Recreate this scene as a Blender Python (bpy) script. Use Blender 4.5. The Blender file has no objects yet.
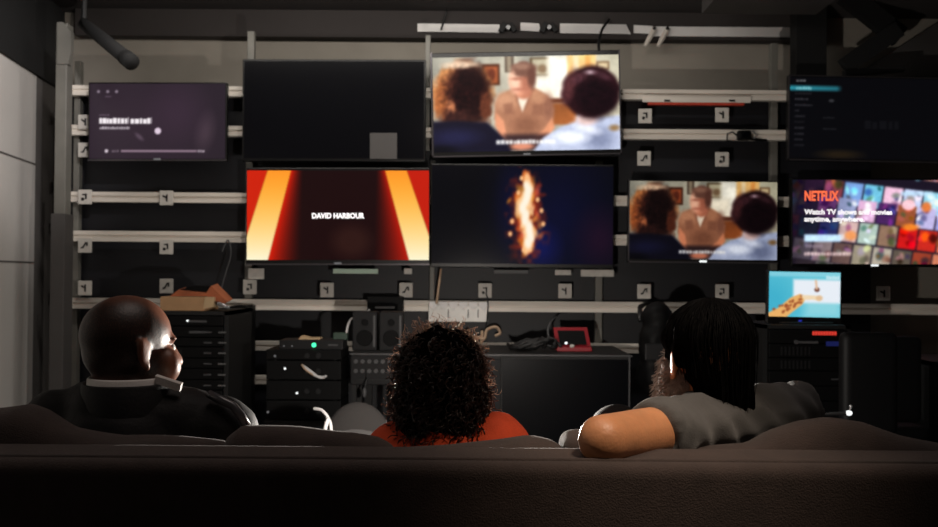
import bpy, bmesh, math, random
import numpy as np
from mathutils import Vector, Matrix, noise
C = bpy.context.scene.collection
random.seed(7)
PI = math.pi
V = Vector

# ------------------------------------------------------------------ camera
FPX, CAMZ, HORIZON, ROLL = 890.0, 1.20, 275.0, 0.0075
cd = bpy.data.cameras.new('camera'); cam = bpy.data.objects.new('camera', cd); C.objects.link(cam)
cd.sensor_width = 36.0; cd.lens = FPX/938.0*36.0; cd.clip_start = 0.02; cd.clip_end = 60
pitch = math.atan((HORIZON-263.5)/FPX)
RC = Matrix.Rotation(PI/2+pitch, 3, 'X') @ Matrix.Rotation(ROLL, 3, 'Z')
cam.matrix_world = Matrix.Translation((0, 0, CAMZ)) @ RC.to_4x4()
cd.dof.use_dof = True; cd.dof.focus_distance = 1.75; cd.dof.aperture_fstop = 7.0
bpy.context.scene.camera = cam
def P(px, py, Y):
    d = RC @ V(((px-469)/FPX, -(py-263.5)/FPX, -1))
    return V((0, 0, CAMZ)) + d*(Y/d.y)
def S(n, Y): return n*Y/FPX

# ------------------------------------------------------------------ world, lights, exposure
sc = bpy.context.scene
w = bpy.data.worlds.new('world'); sc.world = w; w.use_nodes = True
w.node_tree.nodes['Background'].inputs[0].default_value = (0.6, 0.65, 0.8, 1)
w.node_tree.nodes['Background'].inputs[1].default_value = 0.004
sc.view_settings.view_transform = 'Standard'; sc.view_settings.look = 'None'
sc.view_settings.exposure = 0.0; sc.view_settings.gamma = 1.0; sc.view_settings.use_curve_mapping = False
def light(name, kind, loc, power, col, size=.1, aim=None, cone=60, blend=.6):
    l = bpy.data.lights.new(name, kind); l.energy = power; l.color = col
    if kind == 'AREA': l.size = size
    else: l.shadow_soft_size = size
    if kind == 'SPOT': l.spot_size = math.radians(cone); l.spot_blend = blend
    o = bpy.data.objects.new(name, l); C.objects.link(o); o.location = loc
    if aim is not None: o.rotation_euler = (V(aim)-V(loc)).to_track_quat('-Z', 'Y').to_euler()
    return o
# lamp standing in front of the sofa, behind the curly-haired woman
light('work_lamp_light', 'POINT', (0.062, 2.5, 0.86), 88, (1.0, 0.93, 0.84), .02)
# overhead fill for the bare arm and the people, fixtures unseen
light('ceiling_fill_spot', 'SPOT', (0.66, 0.80, 2.6), 110, (1.0, 0.80, 0.62), .12, (0.30, 1.45, 0.95), 25, 1.0)
light('ceiling_fill_area', 'AREA', (-0.1, 1.62, 2.75), 5.5, (1.0, 0.84, 0.76), .8, (-0.1, 1.62, 0))
# ceiling luminaire washing the rack wall, above the frame
ww = light('wall_wash_light', 'AREA', (-0.45, 4.6, 2.93), 24, (1.0, 0.94, 0.86), 3.0, (-0.45, 5.9, 1.6))
ww.data.shape = 'RECTANGLE'; ww.data.size = 2.6; ww.data.size_y = .12
light('side_wall_fill', 'SPOT', (-1.2, 3.3, 2.9), 150, (1.0, 0.95, 0.93), .06, (-2.72, 5.2, 2.25), 42, .9)  # unseen spot added to brighten the upper left wall; cone fades below

# ------------------------------------------------------------------ materials
def lin(c):
    c = c/255.0
    return c/12.92 if c <= .04045 else ((c+.055)/1.055)**2.4
def L3(c): return (lin(c[0]), lin(c[1]), lin(c[2]), 1)
M = {}
def mat(name, col, rough=.6, metal=0.0, emit=None, strength=1.0, var=0.0, vscale=8.0, bump=0.0, bscale=200.0, spec=.5, sheen=0.0, sss=0.0, stretch=None):
    m = bpy.data.materials.new(name); m.use_nodes = True; nt = m.node_tree; b = nt.nodes['Principled BSDF']
    b.inputs['Base Color'].default_value = L3(col); b.inputs['Roughness'].default_value = rough
    b.inputs['Metallic'].default_value = metal; b.inputs['Specular IOR Level'].default_value = spec
    if sheen: b.inputs['Sheen Weight'].default_value = sheen
    if sss:
        b.inputs['Subsurface Weight'].default_value = sss; b.inputs['Subsurface Radius'].default_value = (.012, .004, .002)
    if emit: b.inputs['Emission Color'].default_value = L3(emit); b.inputs['Emission Strength'].default_value = strength
    tc = nt.nodes.new('ShaderNodeTexCoord'); src = tc.outputs['Object']
    if stretch:
        mp = nt.nodes.new('ShaderNodeMapping'); mp.inputs['Scale'].default_value = stretch
        nt.links.new(src, mp.inputs['Vector']); src = mp.outputs['Vector']
    if var:
        n = nt.nodes.new('ShaderNodeTexNoise'); n.inputs['Scale'].default_value = vscale; n.inputs['Detail'].default_value = 6
        nt.links.new(src, n.inputs['Vector'])
        r = nt.nodes.new('ShaderNodeValToRGB'); c = L3(col)
        r.color_ramp.elements[0].color = tuple(x*(1-var) for x in c[:3])+(1,); r.color_ramp.elements[0].position = .3
        r.color_ramp.elements[1].color = tuple(min(1, x*(1+var)) for x in c[:3])+(1,); r.color_ramp.elements[1].position = .7
        nt.links.new(n.outputs['Fac'], r.inputs['Fac']); nt.links.new(r.outputs['Color'], b.inputs['Base Color'])
    if bump:
        n2 = nt.nodes.new('ShaderNodeTexNoise'); n2.inputs['Scale'].default_value = bscale; n2.inputs['Detail'].default_value = 4
        nt.links.new(src, n2.inputs['Vector'])
        bp = nt.nodes.new('ShaderNodeBump'); bp.inputs['Strength'].default_value = bump; bp.inputs['Distance'].default_value = .004
        nt.links.new(n2.outputs['Fac'], bp.inputs['Height']); nt.links.new(bp.outputs['Normal'], b.inputs['Normal'])
    M[name] = m; return m
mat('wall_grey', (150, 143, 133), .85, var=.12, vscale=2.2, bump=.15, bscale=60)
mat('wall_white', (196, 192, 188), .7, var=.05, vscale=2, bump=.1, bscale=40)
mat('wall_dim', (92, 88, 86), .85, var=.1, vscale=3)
mat('ceiling_dark', (58, 54, 54), .9, var=.15, vscale=2)
mat('soffit_black', (13, 13, 14), .85, var=.1)
mat('floor_dark', (38, 36, 36), .6, var=.2, vscale=5)
mat('soffit_grey', (52, 47, 46), .85, var=.1, vscale=3)
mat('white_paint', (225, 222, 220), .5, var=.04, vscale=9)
mat('grey_paint', (72, 69, 68), .6, var=.08, vscale=4)
mat('rail_steel', (222, 214, 204), .55, .1, var=.12, vscale=9, stretch=(.3, 1, 3))
mat('post_steel', (112, 110, 104), .5, .1, var=.12, vscale=6)
mat('navy_panel', (12, 13, 21), .55, var=.25, vscale=1.6, bump=.1, bscale=20)
mat('tv_black', (12, 12, 13), .35, spec=.4)
mat('tv_edge', (96, 92, 96), .3, .7)
mat('black_metal', (6, 6, 7), .65, .0, var=.2, vscale=12)
mat('black_plastic', (7, 7, 8), .6, spec=.15, bump=.1, bscale=90)
mat('dark_plastic', (20, 20, 22), .6, spec=.3)
mat('grey_plastic', (74, 74, 76), .5, var=.1)
mat('silver', (176, 176, 178), .3, .8)
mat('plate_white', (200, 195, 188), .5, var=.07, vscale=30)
mat('ink', (24, 22, 24), .7)
mat('cardboard', (176, 138, 100), .85, var=.12, vscale=12, bump=.2, bscale=70)
mat('tape', (196, 168, 130), .5)
mat('brown_paper', (158, 86, 52), .7, var=.2, vscale=14)
mat('red_plastic', (150, 20, 34), .4)
mat('red_bar', (190, 66, 48), .5, var=.15, vscale=20)
mat('cable_black', (14, 14, 15), .5)
mat('cable_white', (206, 204, 204), .5)
mat('cable_tan', (186, 158, 132), .6)
mat('glass_dark', (3, 4, 8), .35, spec=.10)
mat('clear_plastic', (205, 202, 196), .35, var=.08, vscale=14)
mat('light_fabric', (46, 43, 42), .9, bump=.3, bscale=300)
mat('sofa_cloth', (62, 50, 46), .92, var=.16, vscale=26, bump=.5, bscale=420, sheen=.15)
mat('skin_dark', (124, 78, 58), .45, var=.12, vscale=30, bump=.12, bscale=260, sss=.08)
mat('skin_brown', (150, 100, 76), .45, var=.08, vscale=30, sss=.08)
mat('skin_tan', (204, 142, 100), .45, var=.12, vscale=24, bump=.15, bscale=220, sss=.08)
mat('stubble', (46, 36, 32), .7, var=.5, vscale=160, bump=.6, bscale=500)
mat('hair_black', (6, 5, 5), .7, spec=.14)
m_ = mat('hair_curly', (11, 8, 7), .35, spec=.5); nt_ = m_.node_tree
tr_ = nt_.nodes.new('ShaderNodeBsdfTranslucent'); tr_.inputs['Color'].default_value = L3((200, 140, 110)); ms_ = nt_.nodes.new('ShaderNodeMixShader'); ms_.inputs[0].default_value = .2
nt_.links.new(nt_.nodes['Principled BSDF'].outputs[0], ms_.inputs[1]); nt_.links.new(tr_.outputs[0], ms_.inputs[2]); nt_.links.new(ms_.outputs[0], nt_.nodes['Material Output'].inputs[0])
mat('hair_core', (6, 5, 5), .9, spec=0.0)
m_ = mat('hair_frizz', (60, 44, 38), .3, spec=.8); nt_ = m_.node_tree
tr_ = nt_.nodes.new('ShaderNodeBsdfTranslucent'); tr_.inputs['Color'].default_value = L3((224, 190, 170)); ms_ = nt_.nodes.new('ShaderNodeMixShader'); ms_.inputs[0].default_value = .5
nt_.links.new(nt_.nodes['Principled BSDF'].outputs[0], ms_.inputs[1]); nt_.links.new(tr_.outputs[0], ms_.inputs[2]); nt_.links.new(ms_.outputs[0], nt_.nodes['Material Output'].inputs[0])
m_ = mat('beard', (112, 100, 94), .7, spec=.15); nt_ = m_.node_tree
tr_ = nt_.nodes.new('ShaderNodeBsdfTranslucent'); tr_.inputs['Color'].default_value = L3((204, 188, 178)); ms_ = nt_.nodes.new('ShaderNodeMixShader'); ms_.inputs[0].default_value = .45
nt_.links.new(nt_.nodes['Principled BSDF'].outputs[0], ms_.inputs[1]); nt_.links.new(tr_.outputs[0], ms_.inputs[2]); nt_.links.new(ms_.outputs[0], nt_.nodes['Material Output'].inputs[0])
mat('jacket', (9, 9, 11), .7, bump=.25, bscale=120, spec=.35)
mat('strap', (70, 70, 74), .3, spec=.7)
mat('collar_white', (224, 220, 216), .7, bump=.2, bscale=300)
mat('orange_shirt', (196, 66, 26), .85, bump=.3, bscale=400, var=.1, vscale=20)
mat('grey_tee', (84, 83, 82), .9, bump=.35, bscale=420, var=.1, vscale=18, sheen=.2)
mat('trousers_dark', (9, 9, 11), .85, bump=.3, bscale=300)
mat('shoe_black', (16, 16, 17), .5)
mat('eye_white', (230, 226, 220), .2)
mat('led_green', (10, 60, 40), .4, emit=(60, 220, 150), strength=2.2)
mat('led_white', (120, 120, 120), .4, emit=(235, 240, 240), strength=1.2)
mat('led_red', (80, 10, 8), .4, emit=(206, 56, 44), strength=1.0)
mat('led_blue', (10, 14, 50), .4, emit=(44, 56, 190), strength=.8)
mat('led_dim', (60, 60, 60), .4, emit=(90, 90, 92), strength=1)
mat('screen_text', (230, 230, 230), .5, emit=(250, 246, 248), strength=1.1)
mat('screen_red_text', (200, 60, 40), .5, emit=(255, 116, 74), strength=1.0)
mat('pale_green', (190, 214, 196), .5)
def screen_mat():
    m = bpy.data.materials.new('screen_picture'); m.use_nodes = True; nt = m.node_tree; b = nt.nodes['Principled BSDF']
    a = nt.nodes.new('ShaderNodeAttribute'); a.attribute_name = 'picture'
    b.inputs['Base Color'].default_value = (.004, .004, .005, 1); b.inputs['Roughness'].default_value = .2; b.inputs['Specular IOR Level'].default_value = .12
    nt.links.new(a.outputs['Color'], b.inputs['Emission Color']); b.inputs['Emission Strength'].default_value = 1.0
    M['screen'] = m
screen_mat()

# ------------------------------------------------------------------ mesh helpers
def lnk(name, me, m, parent=None, smooth=None):
    o = bpy.data.objects.new(name, me); C.objects.link(o)
    if m is not None:
        me.materials.clear(); me.materials.append(M[m] if isinstance(m, str) else m)
    if smooth is not None:
        me.polygons.foreach_set('use_smooth', [smooth]*len(me.polygons))
    if parent is not None:
        loc = wloc(parent); me.transform(Matrix.Translation(-loc)); o.parent = parent
    return o
def wloc(o):
    l = V(o.location)
    while o.parent is not None:
        o = o.parent; l = l+V(o.location)
    return l
def tag(o, label, cat, group=None, kind=None):
    o['label'] = label; o['category'] = cat
    if group: o['group'] = group
    if kind: o['kind'] = kind
    return o
def thing(name, label, cat, loc, group=None):
    o = bpy.data.objects.new(name, None); o.empty_display_size = .05; C.objects.link(o); o.location = loc
    return tag(o, label, cat, group)
def basis(d):
    d = V(d).normalized(); a = V((0, 0, 1)) if abs(d.z) < .9 else V((1, 0, 0))
    u = d.cross(a).normalized(); return u, d.cross(u).normalized()
class MB:
    def __init__(self): self.bm = bmesh.new()
    def box(self, c, s, rot=None, bevel=0.0, seg=2):
        r = bmesh.ops.create_cube(self.bm, size=1); vs = r['verts']
        mt = Matrix.Translation(V(c)) @ (rot.to_4x4() if rot is not None else Matrix.Identity(4)) @ Matrix.Diagonal((s[0], s[1], s[2], 1))
        bmesh.ops.transform(self.bm, matrix=mt, verts=vs)
        if bevel:
            es = list({e for v in vs for e in v.link_edges})
            bmesh.ops.bevel(self.bm, geom=es, offset=bevel, segments=seg, profile=.6, affect='EDGES', clamp_overlap=True)
        return self
    def span(self, a, b, bevel=0.0):
        a, b = V(a), V(b); return self.box((a+b)/2, [abs(b[i]-a[i]) for i in range(3)], bevel=bevel)
    def cyl(self, p0, p1, r0, r1=None, n=16, caps=True):
        r1 = r0 if r1 is None else r1; p0, p1 = V(p0), V(p1); u, v = basis(p1-p0); rings = []
        for p, r in ((p0, r0), (p1, r1)):
            rings.append([self.bm.verts.new(p+(u*math.cos(2*PI*k/n)+v*math.sin(2*PI*k/n))*r) for k in range(n)])
        for k in range(n): self.bm.faces.new((rings[0][k], rings[1][k], rings[1][(k+1) % n], rings[0][(k+1) % n]))
        if caps: self.bm.faces.new(rings[0]); self.bm.faces.new(list(reversed(rings[1])))
        return self
    def tube(self, pts, r, n=6, caps=True):
        pts = [V(p) for p in pts]; m = len(pts); rs = r if isinstance(r, (list, tuple)) else [r]*m
        u, v = basis(pts[1]-pts[0]); rings = []
        for i, p in enumerate(pts):
            t = (pts[min(i+1, m-1)]-pts[max(i-1, 0)])
            if t.length < 1e-9: t = V((0, 0, 1))
            t.normalize(); u = (u-t*u.dot(t)); u = u.normalized() if u.length > 1e-6 else basis(t)[0]; v = t.cross(u)
            rings.append([self.bm.verts.new(p+(u*math.cos(2*PI*k/n)+v*math.sin(2*PI*k/n))*rs[i]) for k in range(n)])
        for a, b in zip(rings, rings[1:]):
            for k in range(n): self.bm.faces.new((a[k], a[(k+1) % n], b[(k+1) % n], b[k]))
        if caps:
            try: self.bm.faces.new(list(reversed(rings[0]))); self.bm.faces.new(rings[-1])
            except ValueError: pass
        return self
    def ell(self, c, r, rot=None, nu=20, nv=14):
        rr = bmesh.ops.create_uvsphere(self.bm, u_segments=nu, v_segments=nv, radius=1)
        mt = Matrix.Translation(V(c)) @ (rot.to_4x4() if rot is not None else Matrix.Identity(4)) @ Matrix.Diagonal((r[0], r[1], r[2], 1))
        bmesh.ops.transform(self.bm, matrix=mt, verts=rr['verts']); return self
    def cap(self, p0, p1, r0, r1=None, n=16):
        r1 = r0 if r1 is None else r1
        self.ell(p0, (r0,)*3, nu=n, nv=10); self.ell(p1, (r1,)*3, nu=n, nv=10); return self.cyl(p0, p1, r0, r1, n)
    def prism(self, pts, depth):
        """pts: closed outline of world points; depth: vector"""
        d = V(depth); a = [self.bm.verts.new(V(p)) for p in pts]; b = [self.bm.verts.new(V(p)+d) for p in pts]; n = len(pts)
        self.bm.faces.new(a); self.bm.faces.new(list(reversed(b)))
        for k in range(n): self.bm.faces.new((a[k], b[k], b[(k+1) % n], a[(k+1) % n]))
        return self
    def mesh(self, name):
        bmesh.ops.recalc_face_normals(self.bm, faces=self.bm.faces[:])
        me = bpy.data.meshes.new(name); self.bm.to_mesh(me); self.bm.free(); return me
    def build(self, name, m, parent=None, smooth=False): return lnk(name, self.mesh(name), m, parent, smooth)
def remesh(mb, voxel, smooth=4, factor=.5):
    me = mb.mesh('blob'); o = bpy.data.objects.new('blob', me); C.objects.link(o)
    r = o.modifiers.new('r', 'REMESH'); r.mode = 'VOXEL'; r.voxel_size = voxel; r.use_smooth_shade = True
    if smooth:
        s = o.modifiers.new('s', 'SMOOTH'); s.iterations = smooth; s.factor = factor
    dg = bpy.context.evaluated_depsgraph_get(); out = bpy.data.meshes.new_from_object(o.evaluated_get(dg))
    bpy.data.objects.remove(o); bpy.data.meshes.remove(me); return out
def wrinkle(me, fn):
    nrm = [v.normal.copy() for v in me.vertices]
    for v, n in zip(me.vertices, nrm): v.co += n*fn(v.co, n)
def struct(mb, name, m): o = mb.build(name, m); o['kind'] = 'structure'; return o
def text_mesh(body, p, xdir, height, width=None, bold=0.0):
    """flat lettering facing the camera side (-Y); p = left end of the baseline; xdir = reading direction"""
    c = bpy.data.curves.new('lettering', 'FONT'); c.body = body; c.size = 1.0; c.offset = bold; c.extrude = 0.02; c.resolution_u = 3
    o = bpy.data.objects.new('lettering', c); C.objects.link(o)
    dg = bpy.context.evaluated_depsgraph_get(); me = bpy.data.meshes.new_from_object(o.evaluated_get(dg))
    bpy.data.objects.remove(o); bpy.data.curves.remove(c)
    xs = [v.co.x for v in me.vertices]; x0, x1 = min(xs), max(xs)
    sz = height/.7; sx = sz if width is None else width/(x1-x0)
    xd = V(xdir).normalized(); up = xd.cross(V((0, -1, 0))).normalized()*-1
    if up.z < 0: up = -up
    for v in me.vertices:
        q = V(p)+xd*((v.co.x-x0)*sx)+up*(v.co.y*sz)+V((0, -1, 0))*(v.co.z*.02); v.co = q
    return me

# ------------------------------------------------------------------ painted pictures for the screens (vertex colours on a fine grid)
class Pic:
    def __init__(self, ox, oy, sc_, x0, y0, x1, y1, bg, step=.75):
        self.x0, self.y0, self.x1, self.y1 = x0, y0, x1, y1
        self.w = max(2, int((x1-x0)/sc_/step)); self.h = max(2, int((y1-y0)/sc_/step))
        self.X, self.Y = np.meshgrid(np.linspace(x0, x1, self.w), np.linspace(y0, y1, self.h)); self.s = sc_
        self.A = np.zeros((self.h, self.w, 3)); self.A[:] = bg
    def mix(self, mask, col, a=1.0):
        mask = np.clip(mask, 0, 1)[..., None]*a; col = np.asarray(col, float); self.A = self.A*(1-mask)+col*mask
    def nz(self, seed, cell):
        r = np.random.RandomState(seed); gw, gh = int((self.x1-self.x0)/cell)+3, int((self.y1-self.y0)/cell)+3; g = r.rand(gh, gw)
        fx = (self.X-self.x0)/cell; fy = (self.Y-self.y0)/cell; ix, iy = fx.astype(int), fy.astype(int); tx, ty = fx-ix, fy-iy
        tx = tx*tx*(3-2*tx); ty = ty*ty*(3-2*ty)
        return (g[iy, ix]*(1-tx)+g[iy, ix+1]*tx)*(1-ty)+(g[iy+1, ix]*(1-tx)+g[iy+1, ix+1]*tx)*ty
    def mott(self, amt, seed, cell, where=None):
        f = 1+amt*(self.nz(seed, cell)-.5)*2; f = f if where is None else 1+(f-1)*where; self.A = self.A*f[..., None]
    def wob(self, cx, cy, rx, ry, col, amp, seed, cell, soft=.25, rot=0, a=1.0):
        dx, dy = self.X-cx, self.Y-cy; c, s = math.cos(rot), math.sin(rot)
        d = np.sqrt(((dx*c+dy*s)/rx)**2+((-dx*s+dy*c)/ry)**2)+amp*(self.nz(seed, cell)-.5)*2
        self.mix((1+soft/2-d)/soft, col, a)
    def ell(self, cx, cy, rx, ry, col, soft=.25, rot=0, a=1.0):
        dx, dy = self.X-cx, self.Y-cy; c, s = math.cos(rot), math.sin(rot)
        d = np.sqrt(((dx*c+dy*s)/rx)**2+((-dx*s+dy*c)/ry)**2); self.mix((1+soft/2-d)/soft, col, a)
    def poly(self, pts, col, soft=None, a=1.0):
        soft = self.s*.9 if soft is None else soft; n = len(pts); ins = np.zeros(self.X.shape, bool); dist = np.full(self.X.shape, 1e9)
        for i in range(n):
            (xa, ya), (xb, yb) = pts[i], pts[(i+1) % n]; ex, ey = xb-xa, yb-ya
            t = np.clip(((self.X-xa)*ex+(self.Y-ya)*ey)/(ex*ex+ey*ey+1e-9), 0, 1)
            dist = np.minimum(dist, np.hypot(self.X-xa-t*ex, self.Y-ya-t*ey))
            if ya != yb:
                cr = ((ya > self.Y) != (yb > self.Y)) & (self.X < (xb-xa)*(self.Y-ya)/(yb-ya)+xa); ins ^= cr
        sd = np.where(ins, dist, -dist); self.mix(.5+sd/soft, col, a)
    def rect(self, x0, y0, x1, y1, col, soft=None, a=1.0): self.poly([(x0, y0), (x1, y0), (x1, y1), (x0, y1)], col, soft, a)
    def grain(self, amt, seed, size=3):
        r = np.random.RandomState(seed); g = r.rand(self.h//size+2, self.w//size+2)
        g = np.kron(g, np.ones((size, size)))[:self.h, :self.w]-.5; self.A = self.A*(1+amt*g[..., None])
    def blur(self, n=1):
        for _ in range(n):
            a = np.pad(self.A, ((1, 1), (1, 1), (0, 0)), 'edge')
            self.A = (a[:-2, 1:-1]+a[2:, 1:-1]+a[1:-1, :-2]+a[1:-1, 2:]+2*a[1:-1, 1:-1])/6
    def dashes(self, x0, x1, y0, y1, col, seed, a=1.0, dash=(5, 10), gap=(2, 4)):
        r = random.Random(seed); x = x0
        while x < x1:
            d = r.uniform(*dash); self.rect(x, y0+r.uniform(0, (y1-y0)*.25), min(x+d, x1), y1, col, self.s*.7, a); x += d+r.uniform(*gap)
    def mesh(self, corner, ex, ez, wm, hm):
        """corner = top-left world point; ex, ez unit vectors"""
        W, H = self.w, self.h
        us = np.linspace(0, wm, W); vs = np.linspace(0, hm, H); U, Vv = np.meshgrid(us, vs)
        co = np.array(corner)[None, None]+U[..., None]*np.array(ex)+(-Vv[..., None])*np.array(ez)
        idx = np.arange(W*H).reshape(H, W)
        f = np.stack([idx[1:, :-1], idx[1:, 1:], idx[:-1, 1:], idx[:-1, :-1]], -1).reshape(-1, 4)
        me = bpy.data.meshes.new('screen'); me.vertices.add(W*H); me.vertices.foreach_set('co', co.reshape(-1))
        me.loops.add(f.size); me.loops.foreach_set('vertex_index', f.reshape(-1)); me.polygons.add(len(f))
        me.polygons.foreach_set('loop_start', np.arange(0, f.size, 4)); me.polygons.foreach_set('loop_total', np.full(len(f), 4))
        me.update(calc_edges=True)
        at = me.color_attributes.new('picture', 'FLOAT_COLOR', 'POINT'); s = np.clip(self.A, 0, 255)/255
        l = np.where(s <= .04045, s/12.92, ((s+.055)/1.055)**2.4)
        at.data.foreach_set('color', np.concatenate([l, np.ones((H, W, 1))], -1).reshape(-1)); return me

def pic_film(dim=1.0, seed=1):
    p = Pic(0, 0, 4.585, 10, 45, 875, 478, (172, 168, 154))
    p.rect(240, 40, 420, 480, (196, 190, 172), 30)
    p.rect(240, 78, 322, 176, (92, 52, 34)); p.rect(252, 90, 312, 166, (176, 96, 58)); p.ell(285, 125, 16, 26, (120, 60, 40))
    p.rect(346, 40, 388, 118, (92, 78, 66)); p.rect(356, 44, 376, 112, (150, 136, 116))
    p.rect(462, 52, 570, 136, (112, 92, 66)); p.rect(474, 60, 560, 128, (206, 196, 168)); p.ell(520, 104, 22, 20, (150, 124, 96), .6)
    p.rect(545, 40, 645, 330, (255, 250, 236), 26); p.rect(480, 140, 600, 260, (250, 240, 220), 40)
    p.rect(636, 40, 775, 150, (250, 206, 138), 14); p.rect(665, 45, 690, 140, (255, 232, 190), 12); p.rect(720, 45, 745, 140, (238, 172, 96), 12)
    p.rect(770, 40, 880, 340, (206, 200, 176), 10); p.rect(772, 74, 832, 112, (134, 106, 78)); p.rect(780, 82, 824, 106, (216, 196, 158))
    p.rect(545, 262, 675, 362, (166, 98, 54), 12); p.rect(545, 240, 620, 262, (110, 60, 40), 10)
    p.mott(.10, 31, 60)
    # seated man in a plain tan work shirt
    p.poly([(296, 262), (318, 220), (392, 186), (482, 190), (545, 226), (572, 290), (566, 352), (520, 392), (500, 470), (360, 470), (330, 380), (292, 330)], (176, 124, 96), 12)
    p.ell(350, 250, 50, 40, (204, 152, 120), .9); p.ell(440, 360, 60, 40, (140, 94, 72), 1.0, 0, .8); p.ell(545, 280, 26, 60, (140, 94, 76), .9, 0, .7); p.ell(490, 230, 40, 26, (196, 144, 112), .9, .3, .8)
    p.poly([(300, 300), (336, 340), (352, 420), (420, 450), (396, 476), (330, 440), (296, 360)], (228, 156, 120), 10)
    p.poly([(560, 330), (524, 380), (468, 420), (420, 446), (440, 472), (520, 440), (574, 374)], (226, 154, 116), 10)
    p.rect(338, 402, 545, 478, (44, 30, 36), 22, .85); p.ell(420, 458, 52, 14, (214, 140, 112), .6)
    p.poly([(334, 262), (378, 256), (384, 306), (342, 312)], (152, 104, 82), 14, .8); p.poly([(472, 266), (520, 268), (518, 318), (468, 314)], (150, 102, 80), 14, .8)
    p.poly([(384, 196), (412, 236), (420, 300), (398, 250)], (150, 100, 78), 8, .8); p.poly([(478, 200), (446, 250), (428, 306), (456, 250)], (146, 98, 76), 8, .8)
    p.poly([(402, 212), (460, 218), (440, 262), (424, 300), (408, 258)], (244, 228, 208), 9)
    p.ell(432, 212, 36, 30, (196, 128, 100), .5); p.ell(420, 156, 55, 70, (224, 156, 126), .22); p.ell(392, 152, 28, 54, (255, 212, 186), .9, 0, .8); p.ell(446, 170, 26, 50, (176, 112, 90), .9, 0, .8)
    p.wob(434, 104, 58, 36, (126, 88, 74), .12, 3, 14, .4); p.ell(470, 140, 20, 52, (112, 74, 62), .7); p.ell(424, 92, 36, 14, (168, 128, 108), .9, 0, .8)
    p.ell(404, 148, 30, 7, (168, 104, 84), 1.2, 0, .8); p.ell(404, 196, 26, 6, (176, 106, 88), 1.2, 0, .7)
    # viewer with long wavy brown hair, from behind
    p.wob(146, 205, 140, 138, (204, 140, 88), .10, 1, 22, .22); p.wob(76, 250, 66, 104, (168, 100, 58), .16, 2, 18, .5); p.wob(168, 214, 108, 150, (74, 38, 28), .12, 5, 20, .4)
    p.wob(184, 220, 84, 134, (34, 15, 14), .14, 6, 22, .5); p.wob(92, 294, 20, 50, (176, 112, 76), .2, 7, 14, .8); p.wob(140, 80, 74, 16, (255, 226, 196), .2, 8, 16, .9, 0, .8)
    p.wob(254, 280, 26, 74, (104, 56, 38), .3, 9, 14, .7); p.wob(120, 320, 70, 34, (60, 32, 28), .3, 10, 16, .8)
    p.mott(.45, 41, 9, np.clip(1.2-np.hypot((p.X-130)/140, (p.Y-215)/140), 0, 1))
    p.poly([(5, 338), (120, 336), (262, 346), (336, 416), (372, 485), (5, 485)], (22, 20, 38), 16); p.ell(110, 410, 100, 34, (34, 34, 66), 1.2); p.ell(40, 470, 70, 20, (12, 12, 20), 1)
    # viewer with short dark hair and a pale shirt, from behind
    p.poly([(470, 480), (520, 420), (600, 372), (668, 352), (690, 306), (790, 330), (880, 322), (880, 485)], (188, 196, 220), 12)
    p.ell(780, 430, 64, 50, (134, 142, 170), 1.1); p.ell(640, 420, 80, 26, (240, 244, 255), 1.0); p.ell(720, 380, 60, 20, (228, 232, 246), 1.1, .3); p.ell(850, 380, 24, 14, (150, 120, 84), 1.0); p.ell(560, 440, 40, 24, (206, 212, 232), 1)
    p.ell(722, 336, 50, 30, (226, 196, 190), .7)
    p.wob(744, 212, 136, 118, (46, 20, 24), .04, 12, 30, .16); p.wob(770, 240, 100, 90, (24, 9, 14), .1, 13, 30, .6); p.ell(642, 190, 26, 70, (98, 54, 56), 1.1, .3, .8); p.ell(742, 124, 26, 10, (176, 148, 156), 1.1); p.ell(690, 150, 36, 18, (92, 54, 62), 1.1, -.5, .8); p.ell(800, 140, 40, 14, (80, 48, 56), 1.1, .4, .8)
    p.mott(.35, 42, 10, np.clip(1.2-np.hypot((p.X-744)/130, (p.Y-212)/115), 0, 1))
    p.dashes(300, 575, 426, 446, (250, 248, 246), 77, .9, (10, 20), (2, 5)); p.grain(.06, seed, 3); p.blur(4)
    if dim == 1.0: p.A = 255*np.clip(p.A/255*1.10, 0, 1)**1.05
    else: p.A = 255*(p.A/255)**1.35*dim
    return p
def pic_red():
    p = Pic(0, 0, 3.295, 55, 68, 655, 362, (28, 8, 8))
    X, Y = p.X, p.Y; t = (Y-68)/294
    l0 = 122-(Y-68)*.315; l1 = 200-(Y-68)*.255; r0 = 510+(Y-68)*.27; r1 = 582+(Y-68)*.345
    def glow(d, wd): return np.clip(1-d/wd, 0, 1)**1.3
    p.mix(np.where(X < l0, 1, 0)*1.0, (206, 34, 8)); p.mix(np.where(X > r1, 1, 0)*1.0, (196, 30, 10))
    p.mix(np.where(X >= l1, glow(X-l1, 40+70*t), 0), (214, 28, 4)); p.mix(np.where(X <= r0, glow(r0-X, 30+90*t), 0), (200, 26, 6), .9)
    beam = np.stack([np.full_like(t, 255), 150+96*t, 40+170*t**1.5], -1)
    for a, b in ((l0, l1), (r0, r1)):
        m = np.clip((X-a)/4+.5, 0, 1)*np.clip((b-X)/4+.5, 0, 1); p.A = p.A*(1-m[..., None])+beam*m[..., None]
    p.ell(400, 300, 60, 50, (46, 22, 18), .9); p.blur(1); return p
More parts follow.
